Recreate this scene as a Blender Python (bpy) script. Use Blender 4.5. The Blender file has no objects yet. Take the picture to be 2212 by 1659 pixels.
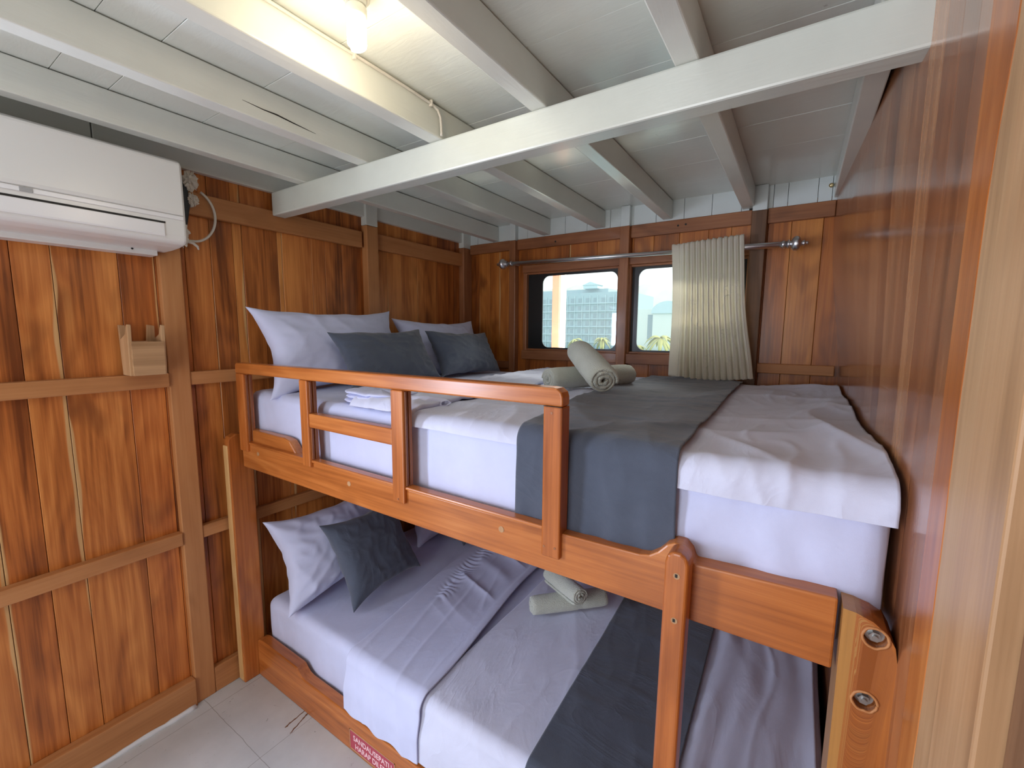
import bpy, bmesh, math, random
from mathutils import Vector, Matrix, noise
S = bpy.context.scene
COL = S.collection
random.seed(7)

# ------------------------------------------------------------------ camera
F_PX = 942.416
YAW, PIT, ROL = -0.5812128, -0.1195789, 0.0073349
fw = Vector((math.sin(YAW)*math.cos(PIT), math.cos(YAW)*math.cos(PIT), math.sin(PIT)))
rt = Vector((math.cos(YAW), -math.sin(YAW), 0)); up = rt.cross(fw)
r2 = rt*math.cos(ROL)+up*math.sin(ROL); u2 = -rt*math.sin(ROL)+up*math.cos(ROL)
cd = bpy.data.cameras.new('camera'); cam = bpy.data.objects.new('camera', cd); COL.objects.link(cam)
M = Matrix((( r2.x, u2.x, -fw.x), (r2.y, u2.y, -fw.y), (r2.z, u2.z, -fw.z))).to_4x4()
M.translation = Vector((0, 0, 1.62)); cam.matrix_world = M
cd.sensor_fit = 'HORIZONTAL'; cd.sensor_width = 36.0; cd.lens = 36.0*F_PX/2212.0
cd.clip_start = 0.02; cd.clip_end = 2000
S.camera = cam

# ------------------------------------------------------------------ sky, sun, daylight, exposure
S.view_settings.view_transform = 'Standard'; S.view_settings.look = 'None'
S.view_settings.exposure = 0.16; S.view_settings.gamma = 1.0
W = bpy.data.worlds.new('sky'); S.world = W; W.use_nodes = True
bg = W.node_tree.nodes['Background']; bg.inputs[0].default_value = (0.90, 0.96, 1.0, 1); bg.inputs[1].default_value = 1.7

def light(name, kind, loc, direction, energy, color, **kw):
    l = bpy.data.lights.new(name, kind); o = bpy.data.objects.new(name, l); COL.objects.link(o)
    o.location = loc; o.rotation_euler = Vector(direction).to_track_quat('-Z', 'Y').to_euler()
    l.energy = energy; l.color = color
    for k, v in kw.items(): setattr(l, k, v)
    return o
light('sun', 'SUN', (30, 30, 40), (-0.92, -0.16, -0.50), 3.2, (1.0, 0.88, 0.68), angle=0.01)
# daylight entering through the side doorway and the rear doorway (both behind the camera)
light('daylight_side_door', 'AREA', (-2.35, -1.05, 1.45), (1.0, 0.85, -0.12), 35, (0.72, 0.81, 1.0), shape='RECTANGLE', size=0.34, size_y=0.9)
light('daylight_rear_door', 'AREA', (-0.75, -1.85, 1.25), (-0.10, 1.0, 0.05), 23, (0.93, 0.96, 1.0), shape='RECTANGLE', size=1.0, size_y=1.7)
# fill lamps added outside the windows, out of view, to brighten bed tops and ceiling
light('window_fill', 'AREA', (-.85, 3.35, 2.95), (0.02, -0.78, -0.58), 210, (1.0, 0.95, 0.88), shape='RECTANGLE', size=1.7, size_y=0.9)
light('ceiling_fill', 'AREA', (-.85, 3.05, 0.75), (0.02, -0.62, 0.78), 360, (1.0, 0.90, 0.78), shape='RECTANGLE', size=1.7, size_y=0.7)

# ------------------------------------------------------------------ materials
def newmat(name):
    m = bpy.data.materials.new(name); m.use_nodes = True
    nt = m.node_tree; b = nt.nodes['Principled BSDF']
    return m, nt, b
def N(nt, kind, **kw):
    n = nt.nodes.new(kind)
    for k, v in kw.items():
        if k == 'op': n.operation = v
        else: setattr(n, k, v)
    return n
def inp(nt, n, **kw):
    for k, v in kw.items():
        s = n.inputs[int(k[1:])] if k[0] == 'i' and k[1:].isdigit() else n.inputs[k]
        if hasattr(v, 'links'): nt.links.new(v, s)
        else: s.default_value = v
def math_(nt, op, a, b=0.0, c=None, clamp=False):
    n = N(nt, 'ShaderNodeMath', op=op); n.use_clamp = clamp
    inp(nt, n, i0=a, i1=b)
    if c is not None: inp(nt, n, i2=c)
    return n.outputs[0]
def ramp(nt, fac, stops):
    n = N(nt, 'ShaderNodeValToRGB'); e = n.color_ramp.elements
    while len(e) < len(stops): e.new(0.5)
    for k, (p, c) in enumerate(stops):
        e[k].position = p; e[k].color = (*c, 1)
    nt.links.new(fac, n.inputs[0]); return n.outputs[0]
def noise_(nt, vec, scale, detail=4, rough=.55, dist=0.0):
    n = N(nt, 'ShaderNodeTexNoise'); inp(nt, n, Scale=scale, Detail=detail, Roughness=rough, Distortion=dist)
    if vec is not None: nt.links.new(vec, n.inputs['Vector'])
    return n.outputs[0]
def vmul(nt, vec, s):
    n = N(nt, 'ShaderNodeVectorMath', op='MULTIPLY'); nt.links.new(vec, n.inputs[0]); n.inputs[1].default_value = s
    return n.outputs[0]
def mixc(nt, fac, a, b, mode='MIX'):
    n = N(nt, 'ShaderNodeMix', data_type='RGBA', blend_type=mode)
    for i, v in ((0, fac), (6, a), (7, b)):
        s = n.inputs[i]
        if hasattr(v, 'links'): nt.links.new(v, s)
        else: s.default_value = v if i == 0 else (*v, 1)
    return n.outputs[2]
def bump(nt, b, h, strength, dist=0.002):
    n = N(nt, 'ShaderNodeBump'); inp(nt, n, Strength=strength, Distance=dist, Height=h)
    nt.links.new(n.outputs[0], b.inputs['Normal'])

def wood(name, dark, mid, light_, rough=.35, coat=0.0, sapc=(.62, .36, .15), contrast=1.0, tonek=.62, coat_r=.12, spec=.4):
    m, nt, b = newmat(name)
    gc = N(nt, 'ShaderNodeAttribute', attribute_name='gc').outputs['Vector']
    tn = N(nt, 'ShaderNodeAttribute', attribute_name='tone').outputs['Vector']
    sx = N(nt, 'ShaderNodeSeparateXYZ'); nt.links.new(tn, sx.inputs[0])
    ed = N(nt, 'ShaderNodeAttribute', attribute_name='ed').outputs['Fac']
    n1 = noise_(nt, vmul(nt, gc, (1, 1, .10)), 11, 5, .55, .8)
    n2 = noise_(nt, vmul(nt, gc, (1, 1, .02)), 110, 3, .6, .2)
    n3 = noise_(nt, vmul(nt, gc, (1, 1, .22)), 4.2, 2, .4, .3)
    ring = math_(nt, 'SINE', math_(nt, 'MULTIPLY', n3, 75.0))
    t = math_(nt, 'MULTIPLY_ADD', math_(nt, 'SUBTRACT', n1, .5), 1.5*contrast, .5)
    t = math_(nt, 'MULTIPLY_ADD', math_(nt, 'SUBTRACT', n2, .5), .75*contrast, t)
    t = math_(nt, 'MULTIPLY_ADD', ring, .06*contrast, t)
    t = math_(nt, 'MULTIPLY_ADD', math_(nt, 'SUBTRACT', sx.outputs[0], .5), tonek, t)
    c = ramp(nt, t, [(0.0, dark), (.5, mid), (1.0, light_)])
    # redder / yellower boards
    c = mixc(nt, math_(nt, 'MULTIPLY', sx.outputs[1], .35), c, (1.0, .62, .42), 'MULTIPLY')
    # knots and dark blotches
    kn = noise_(nt, vmul(nt, gc, (1, 1, .45)), 6.5, 2, .5, .4)
    km = N(nt, 'ShaderNodeMapRange'); inp(nt, km, Value=kn); km.inputs[1].default_value = .60; km.inputs[2].default_value = .76
    c = mixc(nt, math_(nt, 'MULTIPLY', km.outputs[0], .70), c, dark)
    # sapwood along one board edge
    sn = noise_(nt, vmul(nt, gc, (.15, .15, .9)), 1.6, 2, .5)
    w = math_(nt, 'MULTIPLY', math_(nt, 'SUBTRACT', math_(nt, 'MULTIPLY', sn, 4.0), 1.75), sx.outputs[2])
    sm = N(nt, 'ShaderNodeMapRange'); inp(nt, sm, Value=math_(nt, 'SUBTRACT', w, ed)); sm.inputs[1].default_value = 0.0; sm.inputs[2].default_value = .004
    sc = mixc(nt, n2, tuple(x*.75 for x in sapc), tuple(min(1, x*1.15) for x in sapc))
    c = mixc(nt, sm.outputs[0], c, sc)
    nt.links.new(c, b.inputs['Base Color'])
    rr = math_(nt, 'MULTIPLY_ADD', n1, .18, rough-.09)
    inp(nt, b, Roughness=rr); b.inputs['Specular IOR Level'].default_value = spec
    b.inputs['Coat Weight'].default_value = coat; b.inputs['Coat Roughness'].default_value = coat_r
    bump(nt, b, n2, .18, .0015)
    return m

M_WL = wood('teak_left_wall', (.16, .045, .009), (.455, .150, .032), (.70, .29, .075), rough=.42, coat=.12, tonek=.65, coat_r=.3, contrast=1.25)
M_WB = wood('teak_back_wall', (.14, .036, .006), (.40, .125, .021), (.62, .24, .050), rough=.36, coat=.2, tonek=.7, coat_r=.25)
M_WR = wood('teak_right_wall', (.17, .058, .022), (.36, .140, .055), (.58, .28, .125), rough=.24, coat=.6, tonek=.95, coat_r=.14, contrast=.9)
M_TR = wood('teak_trim', (.30, .115, .036), (.47, .205, .074), (.60, .30, .125), rough=.5, contrast=.6, tonek=.4)
M_TB = wood('teak_dark_trim', (.13, .045, .018), (.30, .118, .048), (.45, .20, .088), rough=.42, contrast=.7, tonek=.4, coat=.1)
M_BED = wood('teak_bunk', (.23, .060, .011), (.455, .145, .030), (.64, .255, .068), rough=.32, coat=.25, contrast=1.0, tonek=.5, coat_r=.2, sapc=(.46, .22, .060))
M_JAMB = wood('teak_door_frame', (.29, .160, .075), (.50, .300, .155), (.66, .44, .25), rough=.42, contrast=.8, tonek=.5)
M_DOORW = wood('teak_dark_board', (.10, .05, .025), (.19, .095, .048), (.28, .15, .08), rough=.5, contrast=.8)
M_SAP = wood('sapwood', (.42, .21, .07), (.62, .36, .14), (.75, .50, .24), rough=.38, coat=.15, contrast=.8)

def paint(name, col, rough=.35, var=.06, bumpk=.35, streak=(1, 1, 1), coat=0.0, dirt=None):
    m, nt, b = newmat(name)
    tc = N(nt, 'ShaderNodeTexCoord').outputs['Object']
    n1 = noise_(nt, tc, 5, 4, .6); n2 = noise_(nt, vmul(nt, tc, streak), 38, 4, .6, .6)
    c = ramp(nt, n1, [(.25, tuple(x*(1-var) for x in col)), (.75, tuple(min(1, x*(1+var)) for x in col))])
    if dirt:
        dn = noise_(nt, tc, 23, 5, .7, .5)
        mr = N(nt, 'ShaderNodeMapRange'); inp(nt, mr, Value=dn); mr.inputs[1].default_value = .68; mr.inputs[2].default_value = .74
        c = mixc(nt, math_(nt, 'MULTIPLY', mr.outputs[0], .6), c, dirt)
    nt.links.new(c, b.inputs['Base Color'])
    inp(nt, b, Roughness=rough); b.inputs['Coat Weight'].default_value = coat; b.inputs['Coat Roughness'].default_value = .12
    bump(nt, b, n2, bumpk, .003)
    return m
M_CEIL = paint('ceiling_paint', (.73, .755, .70), .30, .05, .30, (.25, 1, 1), coat=.25, dirt=(.36, .35, .31))
M_JOIST = paint('joist_paint', (.70, .72, .665), .28, .05, .35, (1, .12, 1), coat=.25)
M_BEAM = paint('beam_paint', (.61, .64, .585), .28, .05, .30, (.12, 1, 1), coat=.25, dirt=(.50, .50, .45))
M_UPW = paint('upper_wall_paint', (.66, .71, .70), .4, .05, .2)
M_FLOOR = None
M_PLAST = paint('white_plastic', (.78, .78, .765), .30, .01, .02)
M_PLAST2 = paint('louver_plastic', (.84, .84, .86), .28, .01, .02)
M_GREYP = paint('grey_window_plastic', (.36, .36, .37), .2, .01, .0)
M_DARK = paint('dark_gap', (.02, .018, .016), .8, .2, .1)
M_TAPE = paint('white_tape', (.66, .62, .55), .55, .12, .5)
M_FOAM = paint('black_foam', (.03, .035, .04), .6, .2, .3)
M_RUB = paint('black_rubber', (.012, .014, .015), .32, .1, .05)
M_CAULK = paint('caulk', (.70, .72, .74), .5, .05, .5)
M_BRASS = None

def metal(name, col, rough):
    m, nt, b = newmat(name); b.inputs['Base Color'].default_value = (*col, 1)
    b.inputs['Metallic'].default_value = 1; b.inputs['Roughness'].default_value = rough
    n = noise_(nt, N(nt, 'ShaderNodeTexCoord').outputs['Object'], 40, 3); bump(nt, b, n, .08, .001)
    return m
M_CHR = metal('brushed_silver', (.70, .71, .74), .34)
M_BOLT = metal('galvanised_bolt', (.42, .42, .42), .35)
M_BRASS = metal('brass', (.70, .55, .30), .3)

def fabric(name, col, rough=.85, sheen=.25, weave=900, bk=.12, trans=0.0, var=.04, wrk=0.0, wsc=9, wst=(1, 1, 1)):
    m, nt, b = newmat(name)
    tc = N(nt, 'ShaderNodeTexCoord').outputs['Object']
    n0 = noise_(nt, tc, 7, 4, .6)
    c = ramp(nt, n0, [(.3, tuple(x*(1-var) for x in col)), (.7, tuple(min(1, x*(1+var)) for x in col))])
    nt.links.new(c, b.inputs['Base Color'])
    inp(nt, b, Roughness=rough); b.inputs['Sheen Weight'].default_value = sheen; b.inputs['Specular IOR Level'].default_value = .2
    n1 = noise_(nt, tc, weave, 2, .5)
    h = math_(nt, 'MULTIPLY', n1, bk)
    if wrk:
        w = noise_(nt, vmul(nt, tc, wst), wsc, 4, .5, 1.2)
        # ridged creases
        w = math_(nt, 'POWER', math_(nt, 'SUBTRACT', 1.0, math_(nt, 'ABSOLUTE', math_(nt, 'MULTIPLY_ADD', w, 4.0, -2.0)), clamp=True), 2.0)
        h = math_(nt, 'MULTIPLY_ADD', w, wrk, h)
    bump(nt, b, h, .5, .006)
    if trans:
        out = nt.nodes['Material Output']; tl = N(nt, 'ShaderNodeBsdfTranslucent'); nt.links.new(c, tl.inputs[0])
        mx = N(nt, 'ShaderNodeMixShader'); mx.inputs[0].default_value = trans
        nt.links.new(b.outputs[0], mx.inputs[1]); nt.links.new(tl.outputs[0], mx.inputs[2]); nt.links.new(mx.outputs[0], out.inputs[0])
    return m
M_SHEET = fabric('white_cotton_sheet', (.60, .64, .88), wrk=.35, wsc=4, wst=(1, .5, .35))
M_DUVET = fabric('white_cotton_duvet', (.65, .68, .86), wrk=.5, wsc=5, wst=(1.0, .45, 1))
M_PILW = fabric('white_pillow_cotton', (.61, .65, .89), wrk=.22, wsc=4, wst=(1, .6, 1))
M_GREY = fabric('charcoal_blue_linen', (.076, .092, .132), rough=.8, sheen=.35, weave=600, bk=.3, var=.12, wrk=.9, wsc=5, wst=(.5, 1, 1))
M_GREYC = fabric('charcoal_cushion_linen', (.084, .102, .145), rough=.8, sheen=.35, weave=600, bk=.3, var=.08, wrk=.4, wsc=6)
M_TOWEL = fabric('sage_terry', (.55, .58, .51), rough=.95, sheen=.5, weave=300, bk=3.0, var=.08)
M_CURT = fabric('cream_curtain', (.90, .86, .76), rough=.8, sheen=.2, weave=700, bk=.3, trans=.45, var=.03)
M_EMB = fabric('cream_embroidery', (.86, .84, .76), rough=.6, sheen=.3, weave=900, bk=.3)

def floor_mat():
    m, nt, b = newmat('painted_floor')
    tc = N(nt, 'ShaderNodeTexCoord').outputs['Object']
    sx = N(nt, 'ShaderNodeSeparateXYZ'); nt.links.new(tc, sx.inputs[0])
    def line(v, period, off, w):
        a = math_(nt, 'FRACT', math_(nt, 'DIVIDE', math_(nt, 'ADD', v, 50*period-off), period))
        d = math_(nt, 'MULTIPLY', math_(nt, 'MINIMUM', a, math_(nt, 'SUBTRACT', 1.0, a)), period)
        return math_(nt, 'LESS_THAN', d, w)
    dn = noise_(nt, tc, 9, 3); off = math_(nt, 'MULTIPLY_ADD', dn, .01, -.005)
    xx = math_(nt, 'ADD', sx.outputs[0], off); yy = math_(nt, 'ADD', sx.outputs[1], off)
    ln = math_(nt, 'MAXIMUM', line(yy, .40, .716, .0011), line(xx, .40, -1.605, .0011))
    n1 = noise_(nt, tc, 6, 5, .6)
    c = ramp(nt, n1, [(.3, (.50, .515, .52)), (.7, (.59, .605, .61))])
    c = mixc(nt, math_(nt, 'MULTIPLY', ln, .75), c, (.22, .21, .20))
    sp = noise_(nt, vmul(nt, tc, (1, .55, 1)), 55, 3, .6, 1.0)
    mr = N(nt, 'ShaderNodeMapRange'); inp(nt, mr, Value=sp); mr.inputs[1].default_value = .69; mr.inputs[2].default_value = .72
    c = mixc(nt, math_(nt, 'MULTIPLY', mr.outputs[0], .7), c, (.20, .19, .18))
    nt.links.new(c, b.inputs['Base Color']); inp(nt, b, Roughness=.33)
    bump(nt, b, n1, .2, .003)
    return m
M_FLOOR = floor_mat()

def plain(name, col, rough=.6, emit=None, es=0.0):
    m, nt, b = newmat(name); b.inputs['Base Color'].default_value = (*col, 1); b.inputs['Roughness'].default_value = rough
    n = noise_(nt, N(nt, 'ShaderNodeTexCoord').outputs['Object'], 12, 3)
    c = ramp(nt, n, [(.3, tuple(x*.94 for x in col)), (.7, tuple(min(1, x*1.05) for x in col))]); nt.links.new(c, b.inputs['Base Color'])
    if emit: b.inputs['Emission Color'].default_value = (*emit, 1); b.inputs['Emission Strength'].default_value = es
    return m
M_RED = plain('red_sticker', (.42, .045, .075), .3)
M_WHT = plain('white_lettering', (.90, .62, .66), .4)
M_BULB = plain('lit_bulb', (1, 1, .95), .4, (1.0, .93, .72), 14.0)
M_SOCK = plain('bulb_socket', (.80, .77, .66), .4)
def glass_mat():
    m, nt, b = newmat('window_glass'); out = nt.nodes['Material Output']
    tr = N(nt, 'ShaderNodeBsdfTransparent'); tr.inputs[0].default_value = (.95, .98, .97, 1)
    gl = N(nt, 'ShaderNodeBsdfGlossy'); gl.inputs['Roughness'].default_value = .03
    fr = N(nt, 'ShaderNodeFresnel'); fr.inputs[0].default_value = 1.45
    mx = N(nt, 'ShaderNodeMixShader'); nt.links.new(fr.outputs[0], mx.inputs[0]); nt.links.new(tr.outputs[0], mx.inputs[1]); nt.links.new(gl.outputs[0], mx.inputs[2])
    df = N(nt, 'ShaderNodeBsdfTranslucent'); df.inputs[0].default_value = (.85, .9, .9, 1)   # slight milky haze mixed into the pane
    m2 = N(nt, 'ShaderNodeMixShader'); m2.inputs[0].default_value = .015
    nt.links.new(mx.outputs[0], m2.inputs[1]); nt.links.new(df.outputs[0], m2.inputs[2]); nt.links.new(m2.outputs[0], out.inputs[0])
    return m
M_GLASS = glass_mat()

# ------------------------------------------------------------------ geometry helpers
class G:
    def __init__(s): s.v = []; s.f = []; s.gc = []; s.tn = []; s.ed = []; s.sm = []
    def add(s, verts, faces, gc=None, tone=None, ed=None, smooth=False):
        b = len(s.v); n = len(verts)
        s.v += [Vector(p) for p in verts]; s.f += [tuple(b+i for i in f) for f in faces]
        s.gc += gc if gc else [Vector(p) for p in verts]
        tone = tone if tone else (.5, .3, 0); s.tn += [tone]*n
        s.ed += ed if ed else [1.0]*n
        s.sm += [smooth]*len(faces)
    def grain(s, verts, axis, off):
        r = []
        for p in verts:
            if axis == 0: g = (p[1], p[2], p[0])
            elif axis == 1: g = (p[0], p[2], p[1])
            else: g = (p[0], p[1], p[2])
            r.append(Vector(g)+off)
        return r
    def box(s, a, b, axis=None, tone=None, xf=None, edaxis=None, sapflip=False):
        a = Vector(a); b = Vector(b)
        if axis is None:
            d = [abs(b[i]-a[i]) for i in range(3)]; axis = d.index(max(d))
        V = [Vector((x, y, z)) for x in (a.x, b.x) for y in (a.y, b.y) for z in (a.z, b.z)]
        Fs = [(0, 1, 3, 2), (4, 6, 7, 5), (0, 4, 5, 1), (2, 3, 7, 6), (0, 2, 6, 4), (1, 5, 7, 3)]
        off = Vector((random.uniform(0, 50), random.uniform(0, 50), random.uniform(0, 50)))
        gc = s.grain(V, axis, off)
        ed = None
        if edaxis is not None:
            ed = [abs(p[edaxis]-(b if sapflip else a)[edaxis]) for p in V]
        if tone is None: tone = (random.uniform(.35, .65), random.random()*.5, 0)
        if xf: V = [xf(p) for p in V]
        s.add(V, Fs, gc, tone, ed)
    def prism(s, pts, axis, a0, a1, grain=None, tone=None, smooth=False):
        """closed 2D profile extruded along axis (pts in the two other axes, in x,y,z order)"""
        n = len(pts)
        def mk(p, t):
            q = [p[0], p[1]]; q.insert(axis, t); return Vector(q)
        V = [mk(p, a0) for p in pts]+[mk(p, a1) for p in pts]
        off = Vector((random.uniform(0, 50), random.uniform(0, 50), random.uniform(0, 50)))
        gc = s.grain(V, axis if grain is None else grain, off)
        Fs = [(i, (i+1) % n, n+(i+1) % n, n+i) for i in range(n)]
        tone = tone or (random.uniform(.35, .65), random.random()*.5, 0)
        b = len(s.v); s.add(V, Fs, gc, tone, smooth=smooth)
        s.f += [tuple(b+i for i in reversed(range(n))), tuple(b+n+i for i in range(n))]; s.sm += [False, False]
    def tube(s, pts, r, n=12, smooth=True, cap=True, grainaxis=False):
        pts = [Vector(p) for p in pts]; R = r if isinstance(r, (list, tuple)) else [r]*len(pts)
        rings = []; ref = Vector((.13, .27, .95))
        T0 = (pts[1]-pts[0]).normalized()
        if abs(T0.dot(ref)) > .9: ref = Vector((1, .1, .05))
        u = T0.cross(ref).normalized()
        for i, p in enumerate(pts):
            T = (pts[min(i+1, len(pts)-1)]-pts[max(i-1, 0)]).normalized()
            u = (u-T*u.dot(T)).normalized(); w = T.cross(u)
            rings.append([p+(u*math.cos(2*math.pi*k/n)+w*math.sin(2*math.pi*k/n))*R[i] for k in range(n)])
        V = [q for ring in rings for q in ring]
        Fs = [(i*n+k, i*n+(k+1) % n, (i+1)*n+(k+1) % n, (i+1)*n+k) for i in range(len(pts)-1) for k in range(n)]
        b = len(s.v); s.add(V, Fs, smooth=smooth)
        if cap:
            s.f += [tuple(b+k for k in reversed(range(n))), tuple(b+(len(pts)-1)*n+k for k in range(n))]; s.sm += [False, False]
    def grid(s, fn, nu, nv, smooth=True, closeu=False):
        V = [fn(i/nu, j/nv) for j in range(nv+1) for i in range(nu+1)]
        Fs = [(j*(nu+1)+i, j*(nu+1)+i+1, (j+1)*(nu+1)+i+1, (j+1)*(nu+1)+i) for j in range(nv) for i in range(nu)]
        s.add(V, Fs, smooth=smooth)
    def build(s, name, mat, parent=None, loc=None, bevel=0.0, seg=2, solid=0.0, solid_off=-1, subsurf=0, weld=False):
        me = bpy.data.meshes.new(name)
        if parent is not None: o0 = parent['_o'] if '_o' in parent else (0, 0, 0); L = Vector(o0)
        elif loc is not None: L = Vector(loc)
        else: L = Vector((0, 0, 0))
        me.from_pydata([tuple(p-L) for p in s.v], [], s.f)
        a = me.attributes.new('gc', 'FLOAT_VECTOR', 'POINT'); a.data.foreach_set('vector', [c for g in s.gc for c in g])
        a = me.attributes.new('tone', 'FLOAT_VECTOR', 'POINT'); a.data.foreach_set('vector', [c for g in s.tn for c in g])
        a = me.attributes.new('ed', 'FLOAT', 'POINT'); a.data.foreach_set('value', s.ed)
        me.polygons.foreach_set('use_smooth', s.sm)
        me.update()
        bm = bmesh.new(); bm.from_mesh(me)
        if weld: bmesh.ops.remove_doubles(bm, verts=bm.verts, dist=1e-5)
        bmesh.ops.recalc_face_normals(bm, faces=bm.faces); bm.to_mesh(me); bm.free()
        me.materials.append(mat)
        o = bpy.data.objects.new(name, me); COL.objects.link(o)
        if parent is not None:
            o.parent = parent; o['_o'] = tuple(L)
        else:
            o.location = L; o['_o'] = tuple(L)
        if solid:
            md = o.modifiers.new('thickness', 'SOLIDIFY'); md.thickness = solid; md.offset = solid_off
        if bevel:
            md = o.modifiers.new('bevel', 'BEVEL'); md.width = bevel; md.segments = seg; md.limit_method = 'ANGLE'; md.angle_limit = math.radians(35)
        if subsurf:
            md = o.modifiers.new('sub', 'SUBSURF'); md.levels = subsurf; md.render_levels = subsurf
        return o

def empty(name, loc):
    o = bpy.data.objects.new(name, None); COL.objects.link(o); o.location = loc; o['_o'] = tuple(loc)
    o.empty_display_size = .05
    return o
def tag(o, label, cat, group=None, kind=None):
    o['label'] = label
    if cat: o['category'] = cat
    if group: o['group'] = group
    if kind: o['kind'] = kind
    return o
def struct(o, label, cat='wall'):
    o['kind'] = 'structure'; o['label'] = label; o['category'] = cat; return o
def cut(o, cutters):
    """carve closed meshes out of o and drop the cutters"""
    for c in cutters:
        md = o.modifiers.new('cut', 'BOOLEAN'); md.operation = 'DIFFERENCE'; md.object = c; md.solver = 'EXACT'
    bpy.context.view_layer.update()
    dg = bpy.context.evaluated_depsgraph_get()
    me = bpy.data.meshes.new_from_object(o.evaluated_get(dg)); o.modifiers.clear()
    o.data = me
    for c in cutters: bpy.data.objects.remove(c)
    return o

fn3 = lambda x, y, z=0.0: noise.noise(Vector((x, y, z)))
def ridge(x, y, z=0.0):
    return (1-min(1, abs(fn3(x, y, z))*2.6))**2
def smooth01(t): t = max(0, min(1, t)); return t*t*(3-2*t)

# ------------------------------------------------------------------ room constants
XW = -2.112      # left wall face
XT = -2.084      # face of left-wall battens
YW = 2.592       # window wall face
YT = 2.566       # face of window-wall battens
ZB, ZC = 2.250, 2.345   # joist underside, ceiling boards
def xr(y, z):    # right wall leans and is slightly out of square
    k = max(0.0, (y-.93)/1.65)
    return .170-k*(.006+.071*smooth01((z-1.35)/.75))

# floor
g = G(); g.box((-2.2, -1.7, -.03), (.6, 2.7, 0)); struct(g.build('floor', M_FLOOR), 'off-white painted cabin floor with scratches and thin joints', 'floor')

# left wall: vertical boards (doorway at the back part, behind the camera)
def planks_y(g, x0, th, ys, z0, z1, tones, jitter=.002):
    for i in range(len(ys)-1):
        d = random.uniform(0, jitter)
        g.box((x0-th, ys[i]+.0008, z0), (x0-d, ys[i+1]-.0008, z1), axis=2, tone=tones(i), edaxis=1, sapflip=(i % 2 == 0))
sapys = {}
ys = [-.42, -.30, -.17, -.05, .08, .211, .31, .402, .575, .685, .79, .885, .974, 1.013, 1.171, 1.193, 1.345, 1.421, 1.525, 1.67, 1.74, 1.836, 1.947, 2.086, 2.274, 2.453, 2.60]
def tl(i):
    y = ys[i]
    if abs(y-.974) < .001: return (.98, 0, .05)
    if abs(y-1.171) < .001: return (.95, .1, .012)
    base = {.31: (.62, .5, .022), .402: (.55, .4, .03), .575: (.50, .9, .010), .211: (.4, .8, .012), .685: (.4, .9, .0), .79: (.30, .4, 0), .885: (.42, .3, .004),
            1.013: (.58, .2, .006), 1.193: (.60, .5, .022), 1.345: (.66, .3, .0), 1.421: (.3, .4, 0), 1.525: (.25, .5, 0), 1.67: (.7, .1, .02), 1.74: (.80, 0, .018), 1.836: (.78, 0, .012),
            1.947: (.74, .1, .008), 2.086: (.6, .2, .006), 2.274: (.28, .9, 0), 2.453: (.15, .8, 0)}
    return base.get(y, (random.uniform(.3, .7), random.random()*.6, random.choice((0, 0, .02))))
g = G(); planks_y(g, XW, .02, ys, 0, 2.30, tl)
planks_y(g, XW, .02, [-1.7, -1.58, -1.46, -1.38], 0, 2.30, lambda i: (.5, .4, 0))
g.box((XW-.02, -1.38, 2.02), (XW-.001, -.42, 2.30), axis=1)
g.box((XW-.05, -.42, 0), (XW-.021, 2.65, 2.36)); g.box((XW-.05, -1.7, 0), (XW-.021, -1.38, 2.36)); g.box((XW-.05, -1.38, 2.02), (XW-.021, -.42, 2.36))
struct(g.build('wall_left', M_WL, bevel=.0012, seg=1), 'left cabin wall of upright varnished teak boards')

# white frieze board under the ceiling on the left wall
g = G(); g.box((XW+.001, -1.6, ZB), (XW+.030, .53, 2.36)); g.box((XW+.001, .533, ZB), (XW+.030, 2.59, 2.36))
struct(g.build('trim_1', M_JOIST, bevel=.003), 'white painted frieze board along top of left wall', 'trim')

# left wall battens
def batten(name_n, a, b, label, mat=M_TR, bev=.004, axis=None, tone=None):
    g = G(); g.box(a, b, axis=axis, tone=tone)
    return struct(g.build('trim_%d' % name_n, mat, bevel=bev), label, 'trim')
batten(2, (XW, .795, 2.080), (XT, 1.640, 2.168), 'teak batten high on left wall between air conditioner and first post')
batten(3, (XW, 1.735, 2.086), (XT, 2.530, 2.176), 'teak batten high on left wall between first post and corner')
batten(4, (XW, -.42, 1.392), (XT+.012, .690, 1.448), 'teak batten at mid height on left wall below the small holder')
batten(5, (XW, .765, 1.392), (XT, 2.53, 1.446), 'teak batten at mid height on left wall behind upper pillows')
batten(6, (XW, -.42, .729), (XT+.010, .690, .784), 'teak batten low on left wall beside the floor area')
batten(7, (XW, .765, .729), (XT, 2.53, .784), 'teak batten low on left wall behind the lower pillows')
batten(8, (XW, .690, 0), (XT+.004, .765, 2.24), 'pale teak post on left wall right of small holder', tone=(.75, .1, 0))
batten(9, (XW, 1.655, .0), (XT+.020, 1.735, 2.205), 'teak wall post between the upper pillows', tone=(.45, .1, 0))
batten(10, (XW, 2.500, .0), (XT+.020, 2.591, 2.215), 'dark teak post in the corner between left wall and window wall', mat=M_TB)
g = G(); g.box((XW, 1.655, 2.206), (XT+.018, 1.735, ZC)); struct(g.build('trim_11', M_JOIST, bevel=.003), 'white painted top of teak post between upper pillows', 'trim')
g = G(); g.box((XW, 2.500, 2.216), (XT+.018, 2.591, ZC)); struct(g.build('trim_12', M_JOIST, bevel=.003), 'white painted top of dark corner post', 'trim')
g = G(); g.box((XW, -.42, 0), (XT+.014, .690, .124), tone=(.35, .0, 0)); g.box((XW, .765, 0), (XT+.002, 1.6, .118), tone=(.3, .0, 0))
struct(g.build('baseboard_left', M_TR, bevel=.004), 'teak baseboard along the left wall', 'baseboard')
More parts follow.
